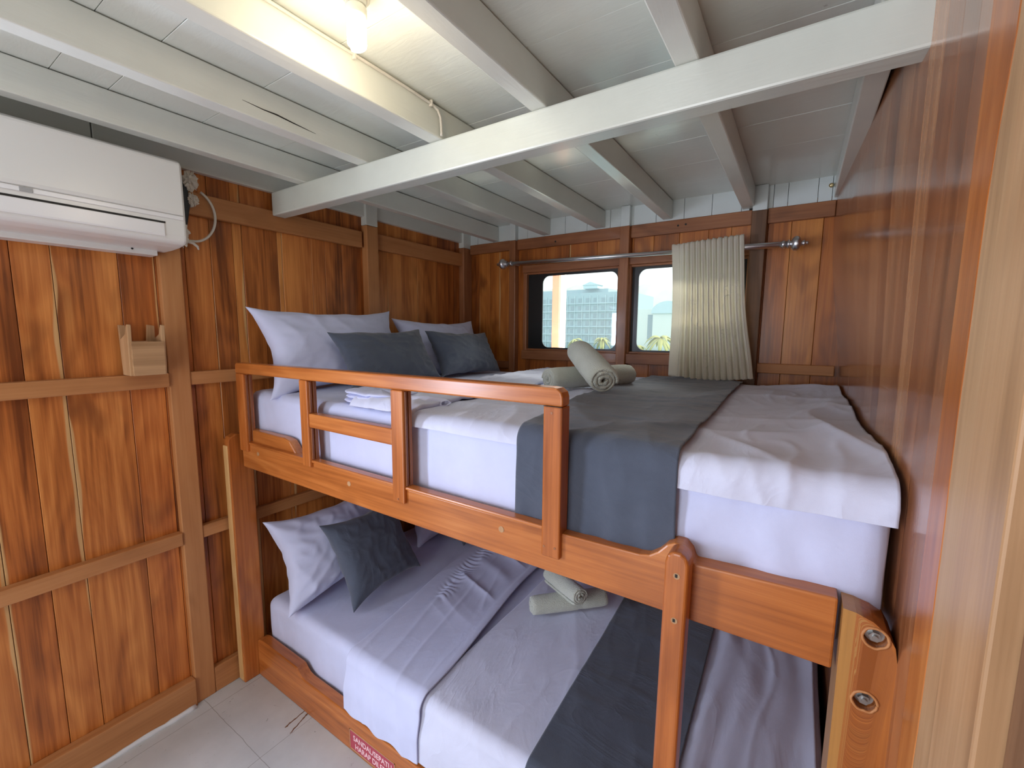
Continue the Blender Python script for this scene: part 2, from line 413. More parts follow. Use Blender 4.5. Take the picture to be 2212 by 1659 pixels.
# caulk bead
g = G(); pts = []; R = []
for i in range(50):
    y = -.40+i*(1.08/49); pts.append((XT+.017+.006*fn3(y*9, 0), y, .003)); R.append(.0095+.006*fn3(y*7, 3)+.004*fn3(y*31, 5))
g.tube(pts, R, 8); struct(g.build('trim_13', M_CAULK), 'white caulk bead between baseboard and floor', 'trim')

# window wall: boards with two openings
W1 = (-1.585, -.935, 1.500, 2.012); W2 = (-.865, -.250, 1.500, 2.012)
xs = [-2.11, -1.996, -1.899, -1.818, -1.731, -1.66, -1.585, -1.439, -1.271, -1.083, -.935, -.865, -.74, -.60, -.45, -.34, -.250, -.175, -.075, .052, .20]
bt = {-1.996: (.72, .1, .012), -1.899: (.60, .1, 0), -1.818: (.66, .15, .02), -1.731: (.4, .4, 0), -.175: (.45, .4, 0), -.075: (.85, .05, .004), .052: (.35, .6, 0), -2.11: (.2, .6, 0)}
g = G()
for i in range(len(xs)-1):
    a, b = xs[i], xs[i+1]; tone = bt.get(a, (random.uniform(.3, .7), random.random()*.7, random.choice((0, .01))))
    spans = [(0, 2.26)]
    for w in (W1, W2):
        if a >= w[0]-.001 and b <= w[1]+.001: spans = [(0, w[2]), (w[3], 2.26)]
    for z0, z1 in spans:
        g.box((a+.0008, YW+random.uniform(0, .002), z0), (b-.0008, YW+.02, z1), axis=2, tone=tone, edaxis=0)
for a, b, z0, z1 in ((-2.2, W1[0], 0, 2.4), (W1[0], W1[1], 0, W1[2]), (W1[0], W1[1], W1[3], 2.4), (W1[1], W2[0], 0, 2.4), (W2[0], W2[1], 0, W2[2]), (W2[0], W2[1], W2[3], 2.4), (W2[1], .25, 0, 2.4)):
    g.box((a, YW+.021, z0), (b, YW+.05, z1))
struct(g.build('wall_back', M_WB, bevel=.0012, seg=1), 'window wall of upright varnished teak boards')
# white boards above
g = G()
xx = [-2.11, -2.0, -1.86, -1.72, -1.58, -1.45, -1.30, -1.15, -1.0, -.88, -.73, -.58, -.44, -.30, -.16, -.10, .02, .075, .2]
for i in range(len(xx)-1): g.box((xx[i]+.001, YW-.010, 2.232), (xx[i+1]-.001, YW+.02, ZC+.02), axis=2)
g.box((-2.11, YW+.0195, 2.2), (.2, YW+.021, 2.4))
struct(g.build('wall_back_upper', M_UPW, bevel=.001, seg=1), 'white painted boards between window wall and ceiling', 'wall')
bpy.data.objects['wall_back_upper'].name = 'trim_14'

# horizontal header battens on the window wall
PX = [(-1.702, -1.652), (-.925, -.868), (-.248, -.180)]
edges = [(-2.06, -1.702), (-1.652, -.925), (-.868, -.248), (-.180, .093)]
for i, (a, b) in enumerate(edges):
    g = G(); g.box((a, YT, 2.174-.004*i), (b, YW, 2.240-.002*i), axis=0)
    if i in (1, 2):
        pass
    o = g.build('trim_%d' % (15+i), M_TB if i < 3 else M_TB, bevel=.004)
    struct(o, ['short dark teak header rail between corner post and left end of curtain rod', 'dark teak header rail above the left window', 'dark teak header rail above the right window', 'dark teak header rail at the right wall'][i], 'trim')
for i, (a, b) in enumerate(PX):
    top = 2.232 if i < 2 else 2.225
    g = G(); g.box((a, YT-.024, .0), (b, YW, top), tone=(.55 if i < 2 else .1, .3, 0))  # last post is toned darker, shade put into its colour
    struct(g.build('trim_%d' % (19+i), M_TB if i < 2 else M_DOORW, bevel=.004), ['dark teak post left of the left window', 'dark teak post between the two windows', 'teak post right of the curtain, darkened with painted shade'][i], 'trim')
    g = G(); g.box((a+.002, YT-.022, top), (b-.002, YW, ZC))
    struct(g.build('trim_%d' % (22+i), M_UPW, bevel=.003), ['white painted top of post left of the left window', 'white painted top of post between the windows', 'white painted top of post right of the curtain'][i], 'trim')
batten(25, (-.180, YT, 1.418), (.145, YW, 1.468), 'teak batten at mid height on window wall right of the curtain', axis=0)
batten(26, (-2.06, YT, 1.36), (-1.702, YW, 1.41), 'teak batten at mid height on window wall near corner pillow', mat=M_TB, axis=0)

# windows
def rrect(x0, x1, z0, z1, r, n=8):
    P = []
    for cx, cz, a0 in ((x1-r, z1-r, 0), (x0+r, z1-r, 90), (x0+r, z0+r, 180), (x1-r, z0+r, 270)):
        for k in range(n+1):
            a = math.radians(a0+90*k/n); P.append((cx+r*math.cos(a), cz+r*math.sin(a)))
    return P
def window(n, w, op, label):
    x0, x1, z0, z1 = w
    e = empty('window_%d' % n, ((x0+x1)/2, YW, z0)); struct(e, label, 'window')
    g = G()
    # casing: header, sill, inner reveal
    g.box((x0-.02, YT-.004, z1+.002), (x1+.02, YW, z1+.050), axis=0); g.box((x0-.02, YT-.010, z0-.066), (x1+.02, YW, z0-.006), axis=0)
    g.box((x0-.02, YT+.008, z0-.006), (x0+.006, YW+.02, z1+.002), axis=2); g.box((x1-.006, YT+.008, z0-.006), (x1+.02, YW+.02, z1+.002), axis=2)
    g.box((x0, YT+.012, z1-.010), (x1, YW+.02, z1+.002), axis=0); g.box((x0, YT+.012, z0-.006), (x1, YW+.02, z0+.006), axis=0)
    g.build('window_frame', M_TB, e, bevel=.003)
    # black gasket panel with a rounded opening
    inner = rrect(*op, .048); outer = []
    for (px, pz) in inner:   # matching points on the outer rectangle
        cx, cz = (op[0]+op[1])/2, (op[2]+op[3])/2
        outer.append((px, pz))
    def proj(px, pz):
        cx, cz = (op[0]+op[1])/2, (op[2]+op[3])/2; dx, dz = px-cx, pz-cz
        t = 1e9
        if dx > 1e-6: t = min(t, (x1-cx)/dx)
        if dx < -1e-6: t = min(t, (x0-cx)/dx)
        if dz > 1e-6: t = min(t, (z1-cz)/dz)
        if dz < -1e-6: t = min(t, (z0-cz)/dz)
        return (cx+dx*t, cz+dz*t)
    outer = [proj(*p) for p in inner]
    # snap nearest outer points to the corners
    for c in ((x0, z0), (x0, z1), (x1, z0), (x1, z1)):
        k = min(range(len(outer)), key=lambda i: (outer[i][0]-c[0])**2+(outer[i][1]-c[1])**2); outer[k] = c
    g = G(); m_ = len(inner); V = []; Fs = []
    for y in (YW+.012, YW+.020):
        V += [(p[0], y, p[1]) for p in inner]; V += [(p[0], y, p[1]) for p in outer]
    for i in range(m_):
        j = (i+1) % m_
        Fs += [(i, j, m_+j, m_+i), (2*m_+i, 3*m_+i, 3*m_+j, 2*m_+j), (i, 2*m_+i, 2*m_+j, j), (m_+i, m_+j, 3*m_+j, 3*m_+i)]
    g.add(V, Fs); g.build('gasket', M_RUB, e)
    g = G(); P = rrect(op[0]-.004, op[1]+.004, op[2]-.004, op[3]+.004, .05); g.prism([(p[0], p[1]) for p in P], 1, YW+.014, YW+.018)
    g.build('glass', M_GLASS, e)
window(1, W1, (-1.470, -.950, 1.516, 1.988), 'left cabin window with wide black border and rounded corners')
window(2, W2, (-.822, -.290, 1.516, 1.988), 'right cabin window half covered by the cream curtain')

# right wall
ysr = [.775, .876, .960, 1.045, 1.14, 1.245, 1.36, 1.47, 1.60, 1.76, 1.93, 2.12, 2.35, 2.62]
rt_t = [(.52, .5, 0), (.25, .5, 0), (.36, .7, 0), (.74, .2, 0), (.50, .3, 0), (.66, .25, 0), (.25, .8, 0), (.70, .2, 0), (.34, .6, 0), (.45, .5, 0), (.35, .7, 0), (.2, .7, 0), (.3, .6, 0)]
g = G()
nz = 8
for i in range(len(ysr)-1):
    for k in range(1):
        a, b = ysr[i]+.0003, ysr[i+1]-.0003; th = .03
        V = []; gc = []; ed = []; off = Vector((random.uniform(0, 50), random.uniform(0, 50), random.uniform(0, 50)))
        zs = [0, .6, 1.2, 1.35, 1.5, 1.65, 1.8, 1.95, 2.1, 2.36]
        for z in zs:
            for (yy, dx) in ((a, 0), (b, 0), (b, th), (a, th)):
                V.append((xr(yy, z)+dx, yy, z)); gc.append(Vector((dx, yy, z))+off); ed.append(yy-a)
        Fs = []
        for q in range(len(zs)-1):
            for c in range(4): Fs.append((q*4+c, q*4+(c+1) % 4, (q+1)*4+(c+1) % 4, (q+1)*4+c))
        Fs += [(3, 2, 1, 0), tuple((len(zs)-1)*4+c for c in range(4))]
        g.add(V, Fs, gc, rt_t[i], ed)
o = struct(g.build('wall_right', M_WR, weld=False), 'right cabin wall of glossy reddish brown teak boards')
# door frame at the near end of the right wall
g = G()
yz = [(.773, 0)]
for k in range(60):
    z = k*2.36/59; yz.append((.700+.010*fn3(z*2.2, 3)+.004*fn3(z*9, 5)-.025*smooth01((z-1.75)/.2), z))
yz.append((.773, 2.36))
g.prism(yz, 0, .1592, .21, grain=2, tone=(.55, .3, 0))
struct(g.build('trim_27', M_BED, bevel=.002), 'orange teak strip between right wall and door frame', 'trim')
g = G(); g.box((.160, .643, 0), (.22, .771, 2.36), axis=2, tone=(.30, .0, 0)); g.box((.170, .630, 0), (.22, .650, 2.36), axis=2, tone=(.0, .0, 0)); g.box((.157, .528, 0), (.22, .6385, 2.36), axis=2, tone=(.62, .25, 0))
struct(g.build('trim_28', M_JAMB, bevel=.003), 'pale unvarnished teak door frame at right edge', 'trim')
g = G()
for a, b in ((.36, .527), (.18, .359), (-.02, .179), (-.3, -.021), (-.7, -.301), (-1.2, -.701), (-1.7, -1.201)):
    g.box((.176, a+.001, 0), (.24, b-.001, 2.36), axis=2)
struct(g.build('door_1', M_DOORW, bevel=.001), 'dark brown door leaf at the right edge', 'door')
g = G(); g.tube([(.1759, .487, 1.357), (.172, .487, 1.357), (.169, .487, 1.357)], [.009, .010, .004], 12); o = g.build('screw', M_BOLT, bpy.data.objects['door_1'])
# rear wall with doorway
g = G()
for a, b, z0, z1 in ((-2.16, -1.3, 0, 2.36), (-1.3, -.25, 2.05, 2.36), (-.25, .25, 0, 2.36)): g.box((a, -1.74, z0), (b, -1.70, z1), axis=2)
struct(g.build('wall_front', M_WL), 'teak wall with doorway behind the camera')

# ceiling boards (run across the joists)
g = G(); yb = -1.70
cuts = [-1.70, -1.45, -1.18, -.92, -.66, -.40, -.14, .12, .387, .514, .767, 1.034, 1.285, 1.55, 1.82, 2.08, 2.34, 2.62]
for i in range(len(cuts)-1):
    g.box((-2.16, cuts[i]+.0007, ZC+random.uniform(0, .0015)), (.25, cuts[i+1]-.0007, ZC+.03), axis=0)
g.box((-2.2, -1.75, ZC+.031), (.3, 2.65, ZC+.06))
struct(g.build('ceiling', M_CEIL, bevel=.001, seg=1), 'ceiling of wide white painted boards above the joists', 'ceiling')
# joists
jl = [(-1.866, -1.815, 'white ceiling joist nearest the left wall'), (-1.462, -1.405, 'white ceiling joist second from the left wall'), (-1.090, -1.032, 'white ceiling joist beside the lit bulb'),
      (-.692, -.640, 'white ceiling joist right of the bulb, over the window post'), (-.296, -.240, 'white ceiling joist second from the right wall'), (.082, .135, 'white ceiling joist along the right wall')]
for k, (a, b, lab) in enumerate(jl):
    g = G(); s_ = 6; 
    zz = ZB-.004
    g.box((a, -1.7, zz), (b, YW-.011, ZC-.0025), axis=1)
    struct(g.build('trim_%d' % (30+k), M_JOIST, bevel=.004), lab, 'joist')
def mark(parent_name, name, pts, r, mat, n=8, label=None):
    g = G(); g.tube(pts, r, n); o = g.build(name, mat, bpy.data.objects[parent_name])
    if label: o['label'] = label
mark('trim_31', 'crack', [(-1.4045, .70, 2.283), (-1.4045, .76, 2.280), (-1.4045, .80, 2.281), (-1.4045, .85, 2.277), (-1.4045, .93, 2.272)], [.0004, .0014, .0022, .0018, .0004], M_DARK)
g = G(); g.box((-.264, YW-.0115, 2.238), (-.2475, YW-.009, ZC-.004)); struct(g.build('trim_37', M_DARK), 'dark gap between white boards left of the post top by the curtain', 'trim')
for x, z in ((-.605, 2.203), (-.565, 2.205)): mark('trim_17', 'nail_hole', [(x, YT+.001, z), (x, YT-.0008, z)], .0055, M_DARK, 12)
mark('trim_16', 'nail_hole', [(-1.36, YT+.001, 2.196), (-1.36, YT-.0008, 2.196)], .006, M_DARK, 12)
g = G(); g.tube([(.068, YW-.010, 2.300), (.068, YW-.030, 2.300), (.068, YW-.034, 2.300)], [.006, .010, .004], 16); tag(g.build('brass_screw', M_BRASS, loc=(.068, YW-.02, 2.30)), 'small brass screw in white board near the right wall', 'screw')
# damaged floor joint
for k, (p, q) in enumerate((((-1.653, .838), (-1.662, .944)), ((-1.610, .835), (-1.640, .935)))):
    pts = [(p[0]+(q[0]-p[0])*t+.003*fn3(t*7, k), p[1]+(q[1]-p[1])*t, .0006) for t in [i/14 for i in range(15)]]
    g = G(); g.tube(pts, [.0016+.0045*abs(fn3(i*.45, k*3+1)) for i in range(15)], 6); g.v = [Vector((v.x, v.y, v.z*.25+.0004)) for v in g.v]
    o = g.build('chipped_joint', M_DOORW, bpy.data.objects['floor'])
# cross beam
YBM = 1.138
g = G(); g.prism([(YBM, 2.143), (YBM, ZB-.004), (YBM+.062, ZB-.004), (YBM+.062, 2.143)], 0, -2.080, .168, grain=0)
o = g.build('trim_36', M_BEAM, bevel=.006); struct(o, 'long white painted cross beam from left wall to right wall', 'beam')
# ------------------------------------------------------------------ bulb and its cable
e = empty('light_bulb', (-.858, .678, ZC)); tag(e, 'lit spiral energy-saving bulb under the white ceiling', 'light bulb')
bx, by = -.858, .678
g = G(); g.tube([(bx, by, ZC), (bx, by, ZC-.012), (bx, by, ZC-.013), (bx, by, ZC-.026)], [.030, .030, .022, .022], 24); g.build('socket', M_SOCK, e, bevel=.002)
g = G(); g.tube([(bx, by, ZC-.026), (bx, by, ZC-.031), (bx, by, ZC-.046), (bx, by, ZC-.050)], [.019, .0225, .0225, .018], 24); g.build('ballast', M_SOCK, e)
g = G(); pts = []
for i in range(121):
    t = i/120; a = t*2*math.pi*4.0
    pts.append((bx+.0150*math.cos(a), by+.0150*math.sin(a), ZC-.052-.055*t))
g.tube(pts, .0058, 10)
pts = [(x_, y_, z_) for x_, y_, z_ in [(bx-(p[0]-bx), by-(p[1]-by), p[2]) for p in pts]]
g.tube(pts, .0058, 10); g.tube([(bx+.0150, by, ZC-.107), (bx, by, ZC-.112), (bx-.0150, by, ZC-.107)], .0058, 10)
g.build('spiral_tube', M_BULB, e)
bl = light('bulb_light', 'POINT', (bx+.0, by+.0, ZC-.155), (0, 0, -1), 2.1, (1.0, .82, .58), shadow_soft_size=.03)

e = empty('ceiling_cable', (-1.03, .6, ZC)); tag(e, 'thin white cable clipped along the joist beside the bulb', 'cable')
g = G(); pts = [(-1.0265, -1.6, ZC-.010)]+[(-1.0265, -1.5+i*.1, ZC-.010+.002*fn3(i*.7, 1)) for i in range(26)]
pts += [(-1.0255, 1.09, ZC-.014), (-1.023, 1.112, ZC-.022), (-1.022, 1.124, ZC-.040), (-1.022, 1.127, ZC-.070), (-1.022, 1.128, ZB-.0)]
g.tube(pts, .0042, 8); g.build('cable', M_TAPE, e)
for y in (.18, .50, .80, 1.085):
    g = G(); g.box((-1.0318, y-.004, ZC-.022), (-1.020, y+.004, ZC-.003)); g.build('cable_clip', M_TAPE, e, bevel=.002)

# ------------------------------------------------------------------ air conditioner
e = empty('air_conditioner', (XT, .3, 1.90)); tag(e, 'white wall-mounted air conditioner at upper left', 'air conditioner')
Y0, Y1 = -.115, .712
prof = [(-2.075, 2.213), (-1.900, 2.213), (-1.880, 2.206), (-1.870, 2.188), (-1.868, 1.950), (-1.871, 1.934), (-1.882, 1.921), (-1.93, 1.914), (-2.00, 1.911), (-2.075, 1.911)]
g = G(); g.prism(prof, 1, Y0, Y1, smooth=False); g.build('body', M_PLAST, e, bevel=.010, seg=3)
g = G(); g.prism([(-1.868, 2.196), (-1.8655, 2.198), (-1.8635, 2.19), (-1.8615, 2.030), (-1.8635, 2.020), (-1.868, 2.018)], 1, Y0+.008, Y1-.010); g.build('front_panel', M_PLAST, e, bevel=.002)
g = G(); g.prism([(-1.8675, 2.016), (-1.8640, 2.016), (-1.8640, 2.003), (-1.8675, 2.003)], 1, Y0+.008, Y1-.010); g.build('trim_strip', M_PLAST2, e, bevel=.001)
g = G(); g.box((-1.8655, .308, 2.003), (-1.8625, .335, 2.016)); g.build('display_window', M_GREYP, e, bevel=.001)
g = G(); g.box((-1.8700, Y0+.04, 1.984), (-1.8672, Y1-.064, 1.990)); g.build('outlet_gap', M_DARK, e)
g = G()
LV = [(-1.8677, 1.983), (-1.8652, 1.9825), (-1.8650, 1.945), (-1.8662, 1.940), (-1.8677, 1.939)]
g.prism(LV, 1, Y0+.04, Y1-.068); g.build('louver', M_PLAST2, e, bevel=.001)
g = G(); g.box((XT-.024, -.40, 1.893), (-2.040, .676, 2.12)); o = g.build('backing_board', M_PLAST, e, bevel=.003); o['label'] = 'white painted board behind and below the unit'
g = G(); g.tube([(-2.041, .60, 1.908), (-2.038, .60, 1.908)], .0035, 10); g.build('screw_hole', M_DARK, e)
# pipes and wrapping hanging at its right end
g = G(); g.tube([(-2.05, .700, 2.20), (-2.05, .745, 2.19), (-2.05, .772, 2.16), (-2.052, .775, 2.10), (-2.055, .765, 2.03), (-2.058, .74, 1.98)], [.018, .020, .022, .022, .020, .014], 12)
g.build('insulated_pipe', M_FOAM, e)
def crumple(name, c, r, seed, sc=(1, 1, 1), mat=M_TAPE):
    g = G()
    def f(u, v):
        th = u*2*math.pi; ph = v*math.pi; d = Vector((math.sin(ph)*math.cos(th), math.sin(ph)*math.sin(th), math.cos(ph)))
        k = 1+.55*ridge(d.x*2.2+seed, d.y*2.2, d.z*2.2)+.3*fn3(d.x*4+seed, d.y*4, d.z*4)
        return Vector(c)+Vector((d.x*sc[0], d.y*sc[1], d.z*sc[2]))*r*k
    g.grid(f, 26, 18, smooth=False); return g.build(name, mat, e, weld=True)
crumple('tape_wrap', (-2.040, .800, 2.195), .021, 3, (1, 1.0, 1.3)); crumple('tape_wrap', (-2.044, .803, 2.125), .017, 9, (1, 1, 1.1)); crumple('tape_wrap', (-2.05, .765, 1.995), .014, 14, (1, 1.2, 2.6)); 
g = G()
g.grid(lambda u, v: Vector((-2.05+.006*math.sin(v*9+u*4), .745+.035*v*(1-u)+.030*u, 2.07-.115*v+.03*u*v)), 6, 16); g.build('loose_tape', M_TAPE, e, solid=.0015)
g = G()
pts = []
for i in range(25):
    t = i/24; a = math.radians(62-t*150); pts.append((-2.060+.004*math.sin(t*6), .800+.088*math.cos(a)*1.0, 2.075+.105*math.sin(a)))
pts += [(-2.06, .775, 1.968), (-2.06, .760, 1.966)]
g.tube(pts, .0050, 10); o = g.build('cable_loop', M_TAPE, e)
g = G(); g.tube([(-2.058, .770, 1.966), (-2.055, .80, 1.962), (-2.055, .815, 1.950), (-2.055, .818, 1.938)], [.004, .006, .005, .003], 8); g.build('cable_tail', M_TAPE, e)

# ------------------------------------------------------------------ wooden holder on the wall
e = empty('wooden_holder', (-2.05, .60, 1.45)); tag(e, 'small unvarnished wooden pocket with notched front on left wall', 'holder')
g = G(); g.prism([(.556, 1.450), (.655, 1.450), (.660, 1.632), (.637, 1.636), (.632, 1.574), (.580, 1.574), (.572, 1.632), (.552, 1.634)], 0, -2.098, -2.086, grain=2); g.build('back_plate', M_JAMB, e, bevel=.002)
g = G(); g.prism([(.560, 1.450), (.657, 1.450), (.660, 1.574), (.560, 1.574)], 0, -2.012, -2.000, grain=1, tone=(.3, 0, 0)); g.build('front_plate', M_JAMB, e, bevel=.002)
for y in (.5525, .652):
    g = G(); g.prism([(-2.086, 1.450), (-2.012, 1.450), (-2.000, 1.634), (-2.010, 1.636), (-2.03, 1.60), (-2.086, 1.58)], 1, y, y+.012, grain=2, tone=(.4, 0, 0)); g.build('side_plate', M_JAMB, e, bevel=.002)
g = G(); g.box((-2.086, .5645, 1.450), (-2.012, .652, 1.460)); g.build('bottom_plate', M_JAMB, e)

# ------------------------------------------------------------------ curtain rod and curtain
zr = lambda x: 2.070-(x+1.722)*.0195
YR = 2.480
e = empty('curtain_rod', (-.86, YR, 2.05)); tag(e, 'silver curtain rod with ball finials above the two windows', 'curtain rod')
g = G(); g.tube([(-1.690, YR, zr(-1.69)), (-.55, YR, zr(-.55))], .0115, 20); g.tube([(-.56, YR, zr(-.56)), (-.085, YR, zr(-.085))], .0145, 20); g.build('tube', M_CHR, e)
def lathe_x(g, x0, prof, d=1, n=24):
    pts = [(x0+d*a, YR, zr(x0+d*a)) for a, r in prof]; g.tube(pts, [r for a, r in prof], n)
fin = [(0, .016), (.006, .019), (.009, .012), (.014, .012), (.018, .022), (.026, .029), (.036, .031), (.046, .027), (.052, .015), (.056, .009), (.062, .013), (.067, .009), (.070, .006), (.076, .008), (.080, .004)]
for x0, d in ((-.082, 1), (-1.675, -1)):
    g = G(); lathe_x(g, x0, [(a*1.05-.002, r*1.12) for a, r in fin], d); g.build('finial', M_CHR, e)
for x0 in (-1.64, -.10):
    g = G(); g.tube([(x0, YW-.02, zr(x0)), (x0, YR, zr(x0))], .006, 10); g.tube([(x0-.006, YR, zr(x0)), (x0+.006, YR, zr(x0))], .0175, 20)
    g.build('wall_bracket', M_CHR, e)

e = empty('curtain', (-.43, YR, 1.39)); tag(e, 'cream curtain with embroidered curls gathered over right window', 'curtain')
NPL = 12
def curt(u, v):
    # u across 0..1, v 0 top .. 1 bottom
    z = 2.083-.690*v-.014*v*math.sin(u*3.1)+.0015*math.sin(u*NPL*2*math.pi)*(1-v)+.016*u*(1-v)+(.010*u-.006)*v
    xl = -.604+.020*smooth01(v*1.2)+.006*math.sin(v*5); xrr = -.268+.084*v**1.5+.002*math.sin(v*9)
    uu = max(0, u-.10)/.90            # a wide flat panel first, then narrow folds
    ph = NPL*2*math.pi*uu+1.2*fn3(u*3, v*1.4)*smooth01(v*2)
    amp = (.0085+.0075*v)*smooth01((u-.02)/.22)
    sn_ = math.sin(ph); fold = math.copysign(abs(sn_)**.6, sn_)
    x = xl+(xrr-xl)*u+.0045*math.sin(ph*2+1.0)*smooth01(uu*4)
    y = YR-.027+amp*fold+.012*fn3(u*3, v*2, 4)*v+.010*math.sin(u*9+v*2)*(1-smooth01((u-.1)/.2))
    if v < .05: y -= .004*math.sin(v/.05*math.pi)
    return Vector((x, y-.012*v, z))
g = G(); g.grid(curt, 380, 80); g.build('cloth', M_CURT, e, solid=.0016)
# heading in front of the rod
def embroid(g, cu, cv, turns, size, flip=1, stem=.18):
    pts = []
    for i in range(40):
        t = i/39; a = t*turns*2*math.pi; r = size*(.18+.82*t)
        u = cu+flip*r*math.cos(a)/.38; v = cv+r*math.sin(a)/.72
        pts.append((u, v))
    u0, v0 = pts[-1]
    for i in range(1, 24):
        t = i/23; pts.append((u0+flip*(-.05*math.sin(t*2.4)), v0+stem*t))
    P = []
    for u, v in pts:
        u = min(.985, max(.02, u)); v = min(.985, max(.02, v)); P.append(curt(u, v)+Vector((0, -.0022, 0)))
    g.tube(P, .0012, 6)
random.seed(21)
for cu, cv, t, s_, fl, st in ((.80, .36, 1.3, .030, 1, .12), (.93, .34, 1.1, .026, -1, .10), (.42, .60, 1.4, .030, 1, -.10), (.58, .72, 1.2, .028, -1, .12), (.72, .66, 1.3, .026, 1, .10), (.55, .45, 1.1, .026, 1, .14), (.30, .44, 1.1, .024, -1, .14), (.86, .60, 1.2, .026, 1, .14), (.50, .84, 1.2, .024, 1, .08), (.78, .86, 1.2, .026, -1, .06), (.66, .27, 1.0, .020, 1, .10), (.36, .78, 1.2, .022, -1, .10)):
    g = G(); embroid(g, cu, cv, t, s_, fl, st); g.build('embroidery', M_EMB, e)
random.seed(11)

# ------------------------------------------------------------------ bunk bed
bed = empty('bunk_bed', (-.95, .93, 0)); tag(bed, 'varnished reddish teak bunk bed with guard rail on upper berth', 'bunk bed')
BF, BT = .910, .045            # front of upper beam and its thickness
g = G()
poly = [(-2.008, 1.022), (.088, 1.026), (.088, 1.160), (-.150, 1.150), (-.158, 1.170), (-.172, 1.184), (-.190, 1.184), (-.205, 1.176), (-.222, 1.156), (-.240, 1.143), (-.262, 1.138), (-.45, 1.134), (-2.008, 1.132)]
g.prism(poly, 1, BF, BF+BT, grain=0, tone=(.55, .35, 0)); o = g.build('upper_side_rail', M_BED, bed, bevel=.004)
# wooden plugs
for x, z in ((-1.876, 1.100), (-1.269, 1.093), (-.628, 1.098)):
    g = G(); g.tube([(x, BF+.002, z), (x, BF-.0012, z)], .0085, 20); g.build('wood_plug', M_JAMB, bed)
# raised block at the head end, behind the guard
g = G(); g.prism([(-2.005, 1.132), (-1.60, 1.132), (-1.655, 1.185), (-1.70, 1.192), (-2.005, 1.192)], 1, BF+.012, BF+BT+.003, grain=0, tone=(.5, .2, 0)); g.build('mattress_stop', M_BED, bed, bevel=.006)
# guard rail frame
GF = .898
guard = None
g = G()
tr = [(-2.002, 1.436), (-.497, 1.446), (-.450, 1.446), (-.450, 1.468), (-.454, 1.480), (-.466, 1.489), (-.480, 1.490), (-1.99, 1.481), (-2.002, 1.474)]
g.prism(tr, 1, GF, GF+.040, grain=0, tone=(.55, .5, 0)); guard = g.build('guard_rail', M_BED, bed, bevel=.005, seg=3)
def gpart(name, a, b, tone, **k):
    g = G(); g.box(a, b, tone=tone, **k); return g.build(name, M_BED, guard, bevel=.004)
gpart('guard_stile', (-2.002, GF, 1.100), (-1.940, GF+.040, 1.436), (.55, .8, 0))
gpart('guard_stile', (-1.528, GF, 1.115), (-1.478, GF+.040, 1.439), (.5, .5, 0))
gpart('guard_stile', (-1.036, GF, 1.088), (-.984, GF+.040, 1.442), (.45, .6, 0))
gpart('guard_stile', (-.500, GF-.001, 1.070), (-.450, GF+.042, 1.446), (.12, .7, 0))
gpart('guard_crossbar', (-1.478, GF+.003, 1.266), (-1.036, GF+.036, 1.318), (.6, .5, 0), axis=0)
# rounded inner fillets under top rail
for x, d in ((-1.940, 1), (-1.528, -1), (-1.478, 1), (-1.036, -1), (-.984, 1), (-.500, -1)):
    pass
for x, z in ((-.499, 1.4455), ):
    g = G(); g.box((x, GF-.0016, z-.0006), (-.4505, GF+.001, z+.0006)); g.build('joint_line', M_DARK, guard)
for x, z in ((-.492, 1.096), (-.462, 1.098), (-.477, 1.430), (-1.010, 1.100)):
    g = G(); g.tube([(x, GF+.001, z), (x, GF-.0018, z)], .0032, 12); g.build('peg', M_TB, guard)
# moulded beads on the inner edges of the openings
for x, z0, z1 in ((-1.475, 1.145, 1.263), (-1.475, 1.321, 1.434), (-.981, 1.145, 1.438), (-1.937, 1.145, 1.430)):
    g = G(); g.box((x-.0025, GF+.008, z0), (x+.003, GF+.016, z1), axis=2, tone=(.1, .8, 0)); g.box((x-.0025, GF+.022, z0), (x+.003, GF+.030, z1), axis=2, tone=(.1, .8, 0)); g.build('edge_bead', M_TB, guard, bevel=.001)
gpart('guard_sill', (-1.940, GF+.006, 1.132), (-.500, GF+.040, 1.142), (.6, .4, 0), axis=0)

# left post
g = G(); g.prism([(.872, 1.158), (.862, 1.145), (.862, 0), (.962, 0), (.962, 1.132), (.950, 1.150), (.930, 1.165), (.895, 1.168)], 0, -2.070, -2.026, grain=2, tone=(.5, .35, 0)); g.build('post', M_BED, bed, bevel=.005)
g = G(); g.box((-2.0695, .858, .01), (-2.034, .868, 1.12), tone=(.6, .1, 0)); o = g.build('post_edge_strip', M_SAP, bed, bevel=.003); o['label'] = 'pale sapwood front edge of left post'
# right post with recessed bolts
PF = .893
g = G(); g.prism([(.094, 0), (.170, 0), (.170, 1.085), (.166, 1.110), (.155, 1.130), (.135, 1.145), (.112, 1.153), (.094, 1.155)], 1, PF, .975, grain=2, tone=(.30, .1, .05))
g.ed = [abs(p.x-.094) for p in g.v]
po = g.build('post', M_BED, bed)
cutters = []
holes = [(.1395, PF, 1.118), (.1345, PF, 1.000)]
for x, y, z in holes:
    c = G(); c.tube([(x, y-.02, z), (x, y+.016, z)], .0155, 24, smooth=False); co = c.build('c', M_DARK); cutters.append(co)
    bpy.context.view_layer.update()
for c in cutters: c.location = Vector(c.location)
